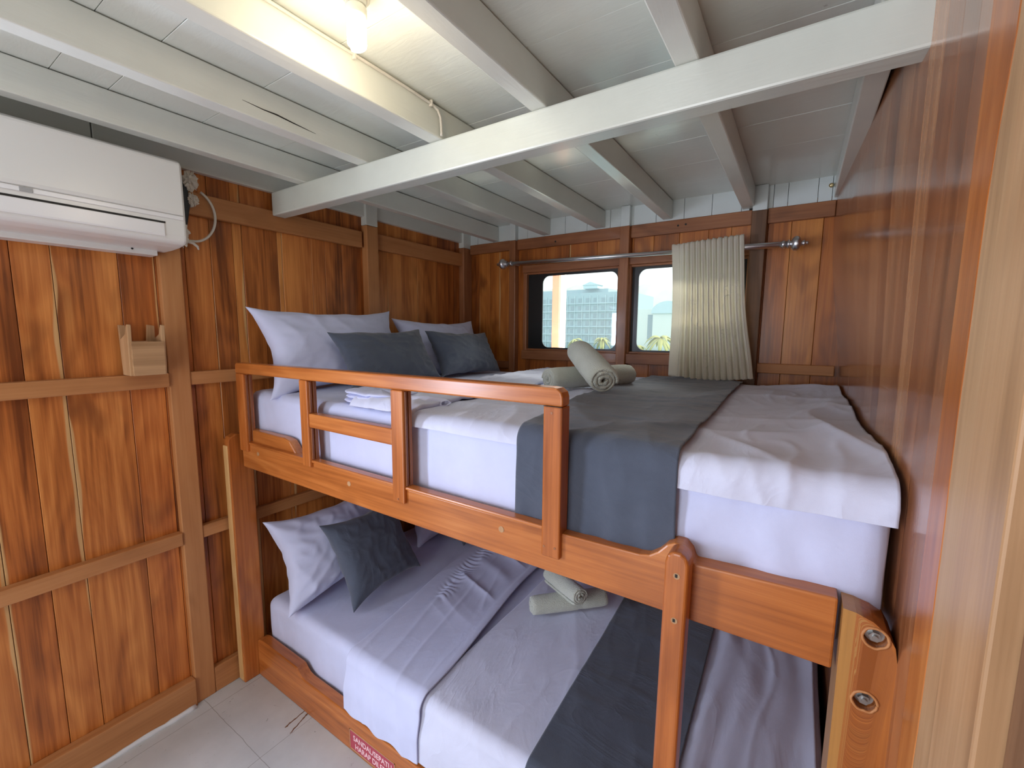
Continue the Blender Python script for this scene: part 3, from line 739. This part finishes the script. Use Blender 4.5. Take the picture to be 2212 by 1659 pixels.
# cutters are in world space while the post is parented at its own origin
bedL = bed.location
po_parent = po.parent; po.parent = None; po.location = bedL
cut(po, cutters); po.parent = po_parent; po.location = (0, 0, 0)
for x, y, z in holes:
    g = G(); g.tube([(x, y+.0155, z), (x, y+.0125, z)], .0135, 24); g.tube([(x, y+.0125, z), (x, y+.003, z)], .0088, 6, smooth=False); g.tube([(x, y+.004, z), (x, y-.001, z)], [.0045, .004], 14)
    g.build('bolt', M_BOLT, bed)
    g = G(); pts = [(x+.0175*math.cos(a)*(1+.10*fn3(a*2, z*7)), y-.0002, z+.0175*math.sin(a)*(1+.12*fn3(a*2, z*9))) for a in [k*2*math.pi/28 for k in range(29)]]
    g.tube(pts, [.0022+.0012*abs(fn3(k*.6, z)) for k in range(29)], 6, cap=False); g.build('hole_rim', M_TR, bed)
# ladder leg in front of the beam
g = G(); g.prism([(-.206, 0), (-.160, 0), (-.150, 1.165), (-.154, 1.180), (-.166, 1.188), (-.182, 1.188), (-.192, 1.180), (-.196, 1.165)], 1, .862, .909, grain=2, tone=(.45, .7, 0)); g.build('front_leg', M_BED, bed, bevel=.007, seg=3)
for z in (1.140, 1.045):
    x = -.172
    g = G(); g.tube([(x, .8635, z), (x, .8612, z)], .0065, 14); g.build('chipped_hole', M_JAMB, bed)
    g = G(); g.box((x-.003, .8608, z-.003), (x+.002, .8625, z+.004)); g.build('nail', M_DARK, bed)
# lower side rail with raised head block
g = G()
poly = [(-2.026, .0), (-.208, .0), (-.208, .152), (-1.62, .156), (-1.655, .160), (-1.690, .176), (-1.705, .190), (-1.99, .190), (-2.012, .186), (-2.026, .176)]
poly = [(-2.026, .0), (.092, .0), (.092, .150), (-1.64, .150), (-1.665, .154), (-1.688, .170), (-1.700, .184), (-1.99, .188), (-2.012, .184), (-2.026, .172)]
g.prism(poly, 1, .926, .972, grain=0, tone=(.45, .45, 0)); g.build('lower_side_rail', M_BED, bed, bevel=.005)
# slat platforms carrying the mattresses, back rails
g = G()
for k in range(9):
    x = -1.95+k*.235; g.box((x, .956, 1.028), (x+.08, 2.50, 1.046), axis=1)
g.build('upper_slats', M_BED, bed)
g = G(); g.box((-2.024, .973, .02), (.14, 2.50, .05), axis=0); g.build('lower_platform', M_BED, bed)
g = G(); g.box((-2.06, 2.50, 1.00), (.10, 2.538, 1.10), axis=0); g.build('rear_rail', M_BED, bed)
for x in (-2.066, .10):
    g = G(); g.box((x, 2.46, 0), (x+.045, 2.499, 1.05), axis=2); g.build('post', M_BED, bed)

# sticker on the lower rail
st = G(); st.box((-1.345, .9252, .016), (-1.095, .9262, .094)); sto = st.build('warning_sticker', M_RED, bed, bevel=.0)
sto['label'] = 'red sticker with pink lettering on lower rail'
g = G()
for a, b in (((-1.347, .9246, .014), (-1.093, .9262, .0175)), ((-1.347, .9246, .0925), (-1.093, .9262, .096)), ((-1.347, .9246, .014), (-1.3435, .9262, .096)), ((-1.0965, .9246, .014), (-1.093, .9262, .096))): g.box(a, b)
g.build('sticker_border', M_JAMB, sto)
def text(body, x, z, size, parent, width=None):
    cu = bpy.data.curves.new('txt', 'FONT'); cu.body = body; cu.size = size; cu.extrude = .0003; cu.offset = size*.018
    to = bpy.data.objects.new('txt', cu); COL.objects.link(to); bpy.context.view_layer.update()
    me = bpy.data.meshes.new_from_object(to.evaluated_get(bpy.context.evaluated_depsgraph_get())); bpy.data.objects.remove(to)
    xs_ = [v.co.x for v in me.vertices]; k = width/(max(xs_)-min(xs_)) if width else 1
    L = Vector(parent['_o'])
    for v in me.vertices:
        v.co = Vector((x+v.co.x*k, .9247-v.co.z*.5, z+v.co.y))-L
    me.materials.clear(); me.materials.append(M_WHT)
    o = bpy.data.objects.new('lettering', me); COL.objects.link(o); o.parent = parent
    return o
text('SANDAL/SEPATU', -1.325, .058, .031, sto, .215)
text('HARAP DILEPAS', -1.315, .026, .031, sto, .200)

# ------------------------------------------------------------------ mattresses
def mattress(name, x0, x1, y0, y1, z0, z1, label, mat=M_SHEET, r=.035):
    g = G(); nx, ny, nz_ = 110, 80, 22
    cx, cy, cz = (x0+x1)/2, (y0+y1)/2, (z0+z1)/2; hx, hy, hz = (x1-x0)/2, (y1-y0)/2, (z1-z0)/2
    def rnd(p):
        q = Vector((max(-hx+r, min(hx-r, p.x)), max(-hy+r, min(hy-r, p.y)), max(-hz+r, min(hz-r, p.z))))
        d = p-q
        if d.length > 1e-9:
            d = d.normalized()*r
        n = d.normalized() if d.length > 1e-9 else Vector((0, 0, 0))
        w = .0025*fn3(p.x*7, p.y*7, p.z*5)+.0018*ridge(p.x*11+p.z*3, p.y*6, p.z*2.5)+.003*ridge(p.x*3.1, p.z*1.2-p.x*.4, p.y*1.2)
        if p.y < -hy+1e-4: w += .004*math.sin(p.x*2.4)+.002*ridge(p.x*14+p.z*2, p.z*1.5)
        if p.x > hx-.55 and p.y < -hy+1e-4: w += .006*ridge(p.x*5-p.z*3.0, p.z*2.2, 31)*smooth01((p.x-hx+.55)/.2)+.004*ridge(p.x*15+p.z*4, p.z*2, 33)*smooth01((p.x-hx+.25)/.1)
        out = q+d+n*w
        return Vector((cx, cy, cz))+out
    def face(ax, s, na, nb):
        def f(u, v):
            a, b = 2*u-1, 2*v-1
            if ax == 0: p = Vector((s*hx, a*hy, b*hz))
            elif ax == 1: p = Vector((a*hx, s*hy, b*hz))
            else: p = Vector((a*hx, b*hy, s*hz))
            # pull grid lines close to edges for a proper rounding
            return rnd(p)
        g.grid(f, na, nb)
    face(2, 1, nx, ny); face(2, -1, nx, ny); face(1, -1, nx, nz_); face(1, 1, nx, nz_); face(0, -1, ny, nz_); face(0, 1, ny, nz_)
    o = g.build(name, mat, loc=(cx, cy, z0), weld=True); tag(o, label, 'mattress', 'mattresses of the bunk bed'); return o
MF = .962
mattress('mattress', -2.030, .157, MF, 2.480, 1.048, 1.350, 'deep mattress in white fitted sheet on the upper berth')
mattress('mattress', -2.022, .146, .982, 2.455, .052, .358, 'mattress in white fitted sheet on the lower berth')

# draped cloth: runs from the back of the bed forward over its front edge
def drape(name, mat, xl, xr_, ztop, yb, yf, drop, lift, label, cat, wr, thick=.004, nu=120, nv=150, rad=.03, outw=.0, loc=None, sideskirt=None, group=None):
    """xl, xr_: functions of s (distance from the bed's front edge, + towards the back, - down the front)"""
    g = G()
    def f(u, v):
        Lt = (yb-yf)
        dr = drop(u)
        # parameter v: 0 back .. 1 hem; give the front 35% of the rows to corner + drop
        if v < .62: s = Lt-(Lt-rad)*(v/.62)
        else: s = rad-(dr+rad*1.2)*((v-.62)/.38)
        x = xl(s)+(xr_(s)-xl(s))*u
        arc = rad*math.pi/2
        if s >= rad: y = yf+s; z = ztop; n = Vector((0, 0, 1))
        elif s > rad-arc:
            a = (rad-s)/rad; y = yf+rad-rad*math.sin(a); z = ztop-rad+rad*math.cos(a); n = Vector((0, -math.sin(a), math.cos(a)))
        else:
            d = (rad-arc)-s; y = yf-outw*smooth01(d/.10)-lift; z = ztop-rad-d; n = Vector((0, -1, 0))
            y = yf-outw*smooth01(d/.10)
        w = wr(x, s, u)
        return Vector((x, y, z))+n*(lift+w)
    g.grid(f, nu, nv)
    o = g.build(name, mat, loc=loc or ((xl(.5)+xr_(.5))/2, (yb+yf)/2, ztop), solid=thick, solid_off=1)
    tag(o, label, cat, group); return o
edge_w = lambda u, k=.03: 0
# --- upper berth
def wr_duv(x, s, u):
    e = min(u, 1-u)
    w = .0035*fn3(x*5, s*4, 1)+.010*abs(fn3(x*2.2, s*1.5, 8))+.007*ridge(x*3.0+s*.9, s*1.2, 2)*smooth01((s+.1)/.2)
    w += .006*ridge(x*1.6-s*2.6, s*2.2+x, 5)*smooth01((s+.05)/.3)+.002*ridge(x*12, s*5, 7)
    return w
drape('duvet', M_DUVET, lambda s: -1.02, lambda s: .160-.004*min(1, max(0, s)), 1.352, 2.480, MF-.004,
      lambda u: .010+.032*smooth01((u-.50)/.10)-.004*smooth01((u-.86)/.14), .004,
      'thin white duvet spread over the foot end of upper mattress', 'duvet', lambda x, s, u: wr_duv(x, s, u)*(1+1.1*smooth01((u-.7)/.1)), nu=220, nv=220, outw=.012)
drape('folded_sheet', M_DUVET, lambda s: -1.325-.02*s, lambda s: -1.005-.01*s, 1.356, 2.470, MF+.030, lambda u: .0, .006,
      'folded-back top of the white duvet on the upper berth', 'bed linen', lambda x, s, u: .010*math.sin(min(1, max(0, u))*math.pi)**.5+.008*ridge(x*3, s*5, 3)+.006*ridge(x*9, s*9, 1)+.01*abs(fn3(s*3, x*2, 2)), thick=.016, nu=70, nv=160, rad=.02)
drape('bed_runner', M_GREY, lambda s: -.602-.085*smooth01(s/.7), lambda s: -.198-.020*s, 1.366, 2.470, MF-.008, lambda u: .225-.012*u, .005,
      'charcoal bed runner across upper berth hanging behind the beam', 'bed runner', lambda x, s, u: wr_duv(x, s, u)*1.0+.0015*math.sin(x*70+s*3)*smooth01(-s*6)+.004*ridge(s*7, x*1.3, 4)*smooth01(s*3), thick=.003, nu=90, nv=260, outw=.006)
# --- lower berth
def wr_low(x, s, u):
    return .003*fn3(x*5, s*4, 11)+.008*abs(fn3(x*2.0, s*1.5, 18))+.004*ridge(x*2.6+s*.6, s*1.0, 12)+.0015*ridge(x*12, s*4, 17)+(.010*ridge(x*7+.8*fn3(s*2, 3), s*.5, 13)+.004*math.sin(x*62+2*fn3(s*2, x*2)))*smooth01((x+.25)/.1)*smooth01((s+.1)/.2)
drape('duvet', M_DUVET, lambda s: -1.00, lambda s: .072+.055*smooth01((s-.05)/.10), .362, 2.450, .970, lambda u: .186, .004,
      'white duvet spread over the foot end of lower mattress', 'duvet', wr_low, nu=220, nv=200, outw=.020)
def wr_band(x, s, u):
    gath = smooth01((s-.35)/.2)*smooth01((1.35-s)/.2)*math.exp(-((u-.27-.04*math.sin(s*5))/.075)**2)*(.6+.8*abs(fn3(s*6, 4)))
    return .006+.006*abs(fn3(x*3, s*2, 21))+.0048*gath*math.sin(s*215+14*fn3(s*7, x*9))+.011*ridge(s*6.5+x*2.5, x*1.0, 25)*smooth01((s-.25)/.3)*smooth01((u-.22)/.1)*smooth01((.95-u)/.25)+.003*ridge(x*9+s*2, s*2, 22)+.004*math.exp(-((u-.97)/.05)**2)+(.004*math.sin(x*46+s*2)*smooth01(-s*9))
drape('folded_sheet', M_SHEET, lambda s: -1.385-.11*smooth01(s/.9), lambda s: -.985-.09*smooth01(s/.9), .366, 2.430, .966, lambda u: .190, .007,
      'gathered white top sheet turned back over the lower duvet', 'bed linen', wr_band, thick=.005, nu=120, nv=560, outw=.020)
drape('bed_runner', M_GREY, lambda s: -.575-.03*s, lambda s: -.198-.02*s, .372, 2.430, .960, lambda u: .188, .007,
      'charcoal blue bed runner across the lower berth', 'bed runner', lambda x, s, u: wr_low(x, s, u)+.003*ridge(s*6, x*1.2, 14)*smooth01(s*3), thick=.003, nu=80, nv=200, outw=.024)

e = empty('rolled_linen', (-1.05, 1.03, 1.362)); tag(e, 'rolled loose end of white linen on upper sheet beside the middle guard stile', 'linen')
g = G()
def roll(u, v):
    a = u*2*math.pi; t = v; rr = (.026+.006*fn3(t*6, 3)+.005*ridge(a*.8, t*5, 2))*(math.sin(math.pi*min(1, max(0, t*.96+.02)))**.35)
    return Vector((-1.125+.135*t+rr*math.cos(a)*.9, 1.010+.09*t+rr*math.cos(a)*1.2, 1.381+rr*.75*math.sin(a)-.004*t))
g.grid(roll, 40, 50); g.build('linen_roll', M_DUVET, e, weld=True)
# folded cloth on the upper berth behind the guard rail
e = empty('folded_cloth', (-1.30, 1.03, 1.352))
tag(e, 'small stack of folded white cloth on upper sheet behind the guard rail', 'linen')
for k in range(3):
    g = G()
    def f(u, v, k=k):
        a = u*2*math.pi; rx = .155-.006*k; ry = .10-.005*k
        n = 3.2; c, s_ = math.cos(a), math.sin(a)
        ex = math.copysign(abs(c)**(2/n), c)*rx; ey = math.copysign(abs(s_)**(2/n), s_)*ry
        ph = (v-.5)*math.pi; rr = math.cos(ph)**.35; zz = math.sin(ph)
        w = .004*fn3(ex*30+k*9, ey*30)+.003*ridge(ex*18, ey*18+k)
        return Vector((-1.285+ex*rr+.006*math.sin(k*2), 1.085+ey*rr-.004*k, 1.362+.016*k+.0085*zz+w))
    g.grid(f, 70, 12); g.build('cloth_layer', M_SHEET, e, weld=True)

# ------------------------------------------------------------------ pillows
def pillow(name, mat, c, right, upv, w, h, T, label, seed, cat='pillow', group=None, wk=1.0, corner=.20, flange=0.0):
    right = Vector(right).normalized(); upv = Vector(upv); upv = (upv-right*upv.dot(right)).normalized(); nrm = right.cross(upv)
    c = Vector(c); g = G(); n1, n2 = 64, 48
    def side(sg):
        def f(u, v):
            a, b = 2*u-1, 2*v-1
            px = a*w/2*(1-corner*(1-b*b)*abs(a)**3*.9); py = b*h/2*(1-corner*(1-a*a)*abs(b)**3*1.1)
            ia = min(1, abs(a)*(1+flange)); ib = min(1, abs(b)*(1+flange))
            prof = max(0, (1-ia**2.6))**.55*max(0, (1-ib**2.6))**.55
            t = T/2*prof
            cw = wk*((.010*fn3(a*2.0+seed, b*2.0, sg)+.010*ridge(a*1.7+seed, b*1.2+a, sg*3)+.005*ridge(a*4+seed, b*3.2, 5)+.006*ridge(b*2.5+seed, a*.9, 7)))*prof**.6
            # tension creases towards the corners
            rad = math.hypot(a, b); an = math.atan2(b, a)
            cw += wk*.004*math.sin(an*22+seed)*smooth01((rad-.45)/.6)*prof**.4
            return c+right*px+upv*py+nrm*(sg*(t+cw if prof > 0 else 0))+right*(.006*fn3(b*3, seed))+upv*(.008*fn3(a*3, seed+4))
        return f
    g.grid(side(1), n1, n2); g.grid(side(-1), n1, n2)
    low = min(p.z for p in g.v)
    o = g.build(name, mat, loc=(c.x, c.y, low), weld=True, subsurf=1); tag(o, label, cat, group); return o
Yd = (0, 1, 0)
pillow('pillow', M_PILW, (-1.885, 1.325, 1.530), (-.02, 1, .012), (-.36, 0, 1), .80, .42, .17, 'large white pillow leaning on left wall at near side of upper berth', 1.3, wk=.55)
pillow('pillow', M_PILW, (-1.885, 2.085, 1.510), (.0, 1, .0), (-.40, 0, 1), .74, .40, .16, 'large white pillow leaning near the window corner of upper berth', 5.1, wk=.6)
pillow('cushion', M_GREYC, (-1.690, 1.470, 1.492), (-.05, 1, .03), (-.55, -.28, 1), .60, .30, .12, 'charcoal cushion leaning on the near white pillow of upper berth', 2.2, 'cushion', wk=.6, corner=.16)
pillow('cushion', M_GREYC, (-1.705, 2.075, 1.490), (-.02, 1, .0), (-.50, -.22, 1), .58, .29, .12, 'charcoal cushion leaning on the white pillow nearest the window', 8.4, 'cushion', wk=.6, corner=.16)
pillow('pillow', M_PILW, (-1.875, 1.29, .565), (-.02, 1, .0), (-.42, 0, 1), .70, .44, .18, 'large white pillow leaning on left wall at near side of lower berth', 3.7, wk=1.15)
pillow('pillow', M_PILW, (-1.860, 2.055, .530), (.0, 1, .0), (-.42, 0, 1), .68, .40, .16, 'white pillow at the far side of the lower berth', 9.9)
pillow('cushion', M_GREYC, (-1.672, 1.325, .565), (-.05, 1, .02), (-.55, -.06, 1), .44, .42, .13, 'square charcoal blue cushion with pointed corners on lower berth', 4.4, 'cushion', wk=.5, corner=.18)
pillow('cushion', M_GREYC, (-1.66, 2.10, .485), (-.02, 1, .0), (-.9, -.05, 1), .48, .30, .12, 'charcoal blue cushion mostly hidden at far side of lower berth', 6.4, 'cushion', wk=1.0, corner=.16)

# ------------------------------------------------------------------ rolled towels
def towel(c, axis, L, R, label, turns=3.4, seed=0, flat=.9, band=False):
    ax = Vector(axis).normalized(); z = Vector((0, 0, 1)); side_ = ax.cross(z).normalized(); upv = side_.cross(ax)
    c = Vector(c); th = R/(turns+.45)
    n = int(turns*34); r0 = th*.35
    prof = []
    A = [i/n*turns*2*math.pi for i in range(n+1)]
    rad = lambda a: r0+(R-r0-th*.5)*(a/(turns*2*math.pi))
    outer = [(rad(a)+th*.44, a) for a in A]; inner = [(rad(a)-th*.36, a) for a in A]
    ring = [(max(.001, r), a) for r, a in inner]+[(r, a) for r, a in reversed(outer)]
    m = len(ring); ns = 26
    g = G(); V = []
    for j in range(ns+1):
        t = j/ns
        for k, (r, a) in enumerate(ring):
            # ends: inner windings stand out slightly, edges soften
            edge = min(t, 1-t)*ns
            shrink = 1-.10*math.exp(-edge*1.0)
            bul = .010*(1-r/R)*(1 if t > .5 else -1)*math.exp(-edge*.8)+.004*fn3(a*1.3+seed, r*60, t)
            rr = r*(shrink if r > R*.7 else 1)*(1+.03*fn3(a*1.1+seed, t*3, 2))
            p = c+ax*((t-.5)*L+bul)+side_*(rr*math.cos(a+seed))+upv*(rr*math.sin(a+seed)*flat)
            p += Vector((fn3(t*40, a*6, r*300), fn3(t*40+9, a*6, r*300), fn3(t*40+19, a*6, r*300)))*.0012
            if band and .60 < t < .68 and r > R*.8: p -= (side_*math.cos(a+seed)+upv*math.sin(a+seed))*.002
            V.append(p)
    Fs = [(j*m+k, j*m+(k+1) % m, (j+1)*m+(k+1) % m, (j+1)*m+k) for j in range(ns) for k in range(m)]
    for base, fl in ((0, 1), (ns*m, 0)):
        for k in range(n):
            q = (base+k, base+k+1, base+m-2-k, base+m-1-k)
            Fs.append(q if fl else tuple(reversed(q)))
    g.add(V, Fs, smooth=True)
    low = min(p.z for p in g.v)
    o = g.build('rolled_towel', M_TOWEL, loc=(c.x, c.y, low), weld=False); tag(o, label, 'towel', 'rolled sage towels'); return o
towel((-.775, 1.825, 1.420), (.45, .88, 0), .46, .060, 'rolled sage towel lying flat under the other on upper berth', seed=.6)
towel((-.726, 1.694, 1.486), (.238, -.294, -.091), .40, .067, 'rolled sage towel leaning across the other on upper berth', seed=2.1, turns=3.2)
towel((-.782, 1.665, .424), (.70, .71, 0), .34, .050, 'rolled sage towel lying flat under the other on lower berth', seed=1.3, band=True)
towel((-.805, 1.660, .500), (.20, -.115, .020), .24, .048, 'rolled sage towel resting across the other on lower berth', seed=3.0, turns=3.4)

# ------------------------------------------------------------------ outside: deck post, sea, hotel, hill, palms
M_POST = plain('orange_post', (.34, .165, .115), .5); M_POSTLIT = plain('post_sunlit_side', (.6, .6, .55), .5)
e = empty('deck_post', (-1.78, 3.45, -1)); tag(e, 'orange deck post outside the left window, its sunlit side a white strip', 'post')
g = G(); g.box((-1.835, 3.42, -1), (-1.765, 3.48, 3.2)); g.build('painted_post', M_POST, e, bevel=.004)
g = G(); g.box((-1.764, 3.43, -1), (-1.722, 3.47, 3.2)); g.build('sunlit_side_strip', M_POSTLIT, e, bevel=.004)  # white strip paints the sunlit side face of the post
M_SEA = plain('sea', (.22, .42, .42), .18)
g = G(); g.box((-400, 5, -1.6), (300, 260, -1.4)); struct(g.build('ground_sea', M_SEA), 'calm teal sea outside the windows', 'sea')
bpy.data.objects['ground_sea'].name = 'sea'
M_HOT = plain('hotel_wall', (.28, .42, .48), .8); M_HOTD = plain('hotel_window', (.19, .30, .36), .5); M_HOTW = plain('balcony_white', (.42, .58, .63), .7)  # distance haze is put into these pale, low-contrast blues
h = empty('hotel', (-32, 62, -1.4)); tag(h, 'long blue grey hotel across the water with rows of windows', 'building')
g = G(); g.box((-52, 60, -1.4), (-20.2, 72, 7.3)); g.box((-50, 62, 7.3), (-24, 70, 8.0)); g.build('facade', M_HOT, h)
random.seed(5)
for fl in range(7):
    z0 = -.9+fl*1.12
    g = G(); g.box((-51.9, 59.75, z0-.12), (-20.4, 60.0, z0-.05)); g.build('floor_ledge', M_HOTW, h)
    for k in range(13):
        x = -36.2+k*1.2
        g = G(); g.box((x, 59.95, z0+.15), (x+random.choice((.40, .55, .75)), 60.0, z0+.72)); g.build('hotel_window', M_HOTD, h)
g = G()
for k in range(27): g.box((-51.0+k*1.2-.16, 59.85, -1.2), (-51.0+k*1.2-.09, 60.0, 6.9))
g.build('pilasters', M_HOTW, h)
g = G(); g.box((-27.5, 61, 8.0), (-25.3, 63, 8.5)); g.prism([(-27.7, 8.5), (-25.1, 8.5), (-26.4, 9.0)], 1, 60.9, 63.1); g.build('roof_hut', M_HOTW, h)
h = empty('white_building', (-16, 58, -1.4)); tag(h, 'pale building with rounded roof seen through the right window', 'building')
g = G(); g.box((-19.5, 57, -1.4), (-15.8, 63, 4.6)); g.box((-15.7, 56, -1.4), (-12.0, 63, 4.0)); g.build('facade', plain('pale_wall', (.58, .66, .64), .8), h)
g = G(); g.prism([(-15.9, 4.0)]+[(-13.9-2.0*math.cos(a), 4.0+1.5*math.sin(a)) for a in [k*math.pi/12 for k in range(1, 12)]]+[(-11.9, 4.0)], 1, 55.8, 63); g.build('rounded_roof', M_HOTW, h)
g = G(); g.box((-16.6, 56.95, .8), (-15.9, 57.05, 3.9)); g.build('dark_bay', M_HOTD, h)
M_HILL = plain('hill_green', (.40, .47, .42), .9)  # green paled so the haze sits in the colour
g = G()
def hill(u, v):
    x = -230+330*u; y = 120+90*v; prof = smooth01(v*1.5)
    hgt = 20.5+4.5*fn3(x*.02, 3)+2.5*fn3(x*.07, 7)+.9*fn3(x*.3, 9)
    return Vector((x, y, -1.4+hgt*prof+1.6*fn3(x*.10, y*.10)*prof))
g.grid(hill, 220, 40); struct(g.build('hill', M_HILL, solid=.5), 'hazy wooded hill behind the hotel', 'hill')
M_PALM = plain('palm_leaf', (.36, .38, .14), .7); M_TRUNK = plain('palm_trunk', (.36, .30, .22), .8)
def palm(x, y, hgt, r, label, seed):
    random.seed(seed)
    e = empty('palm_tree', (x, y, -1.4)); tag(e, label, 'tree', None)
    g = G(); g.tube([(x, y, -1.4), (x+.1, y, hgt*.5), (x+.05, y, hgt)], [.16, .12, .09], 8); g.build('trunk', M_TRUNK, e)
    g = G()
    for k in range(16):
        a = k*2.4+random.random(); el = random.uniform(-.1, 1.0)
        pts = []
        for i in range(9):
            t = i/8; pts.append(Vector((x+.05+math.cos(a)*r*t, y+math.sin(a)*r*t*.8, hgt+r*(el*t-1.15*t*t))))
        wd = r*.14
        d = Vector((-math.sin(a), math.cos(a), 0))
        V = []; 
        for i, p in enumerate(pts):
            w = wd*math.sin(math.pi*min(1, (i+.6)/8.6))+.01
            V += [p-d*w-Vector((0, 0, w*.5)), p, p+d*w-Vector((0, 0, w*.5))]
        Fs = []
        for i in range(8):
            Fs += [(i*3, i*3+1, i*3+4, i*3+3), (i*3+1, i*3+2, i*3+5, i*3+4)]
        g.add(V, Fs, smooth=True)
    g.build('fronds', M_PALM, e, solid=.02)
palm(-25.4, 54, .6, 1.15, 'sunlit palm in front of the hotel, right of the deck post', 1)
palm(-21.6, 54, .7, 1.3, 'sunlit palm in front of the hotel near the middle window post', 2)
palm(-13.6, 52, 1.0, 1.9, 'tall yellow palm seen beside the curtain through right window', 3)
palm(-16.6, 53, -.1, 1.4, 'small palm at left edge of the right window', 4)

for o in bpy.data.objects:
    if '_o' in o: del o['_o']
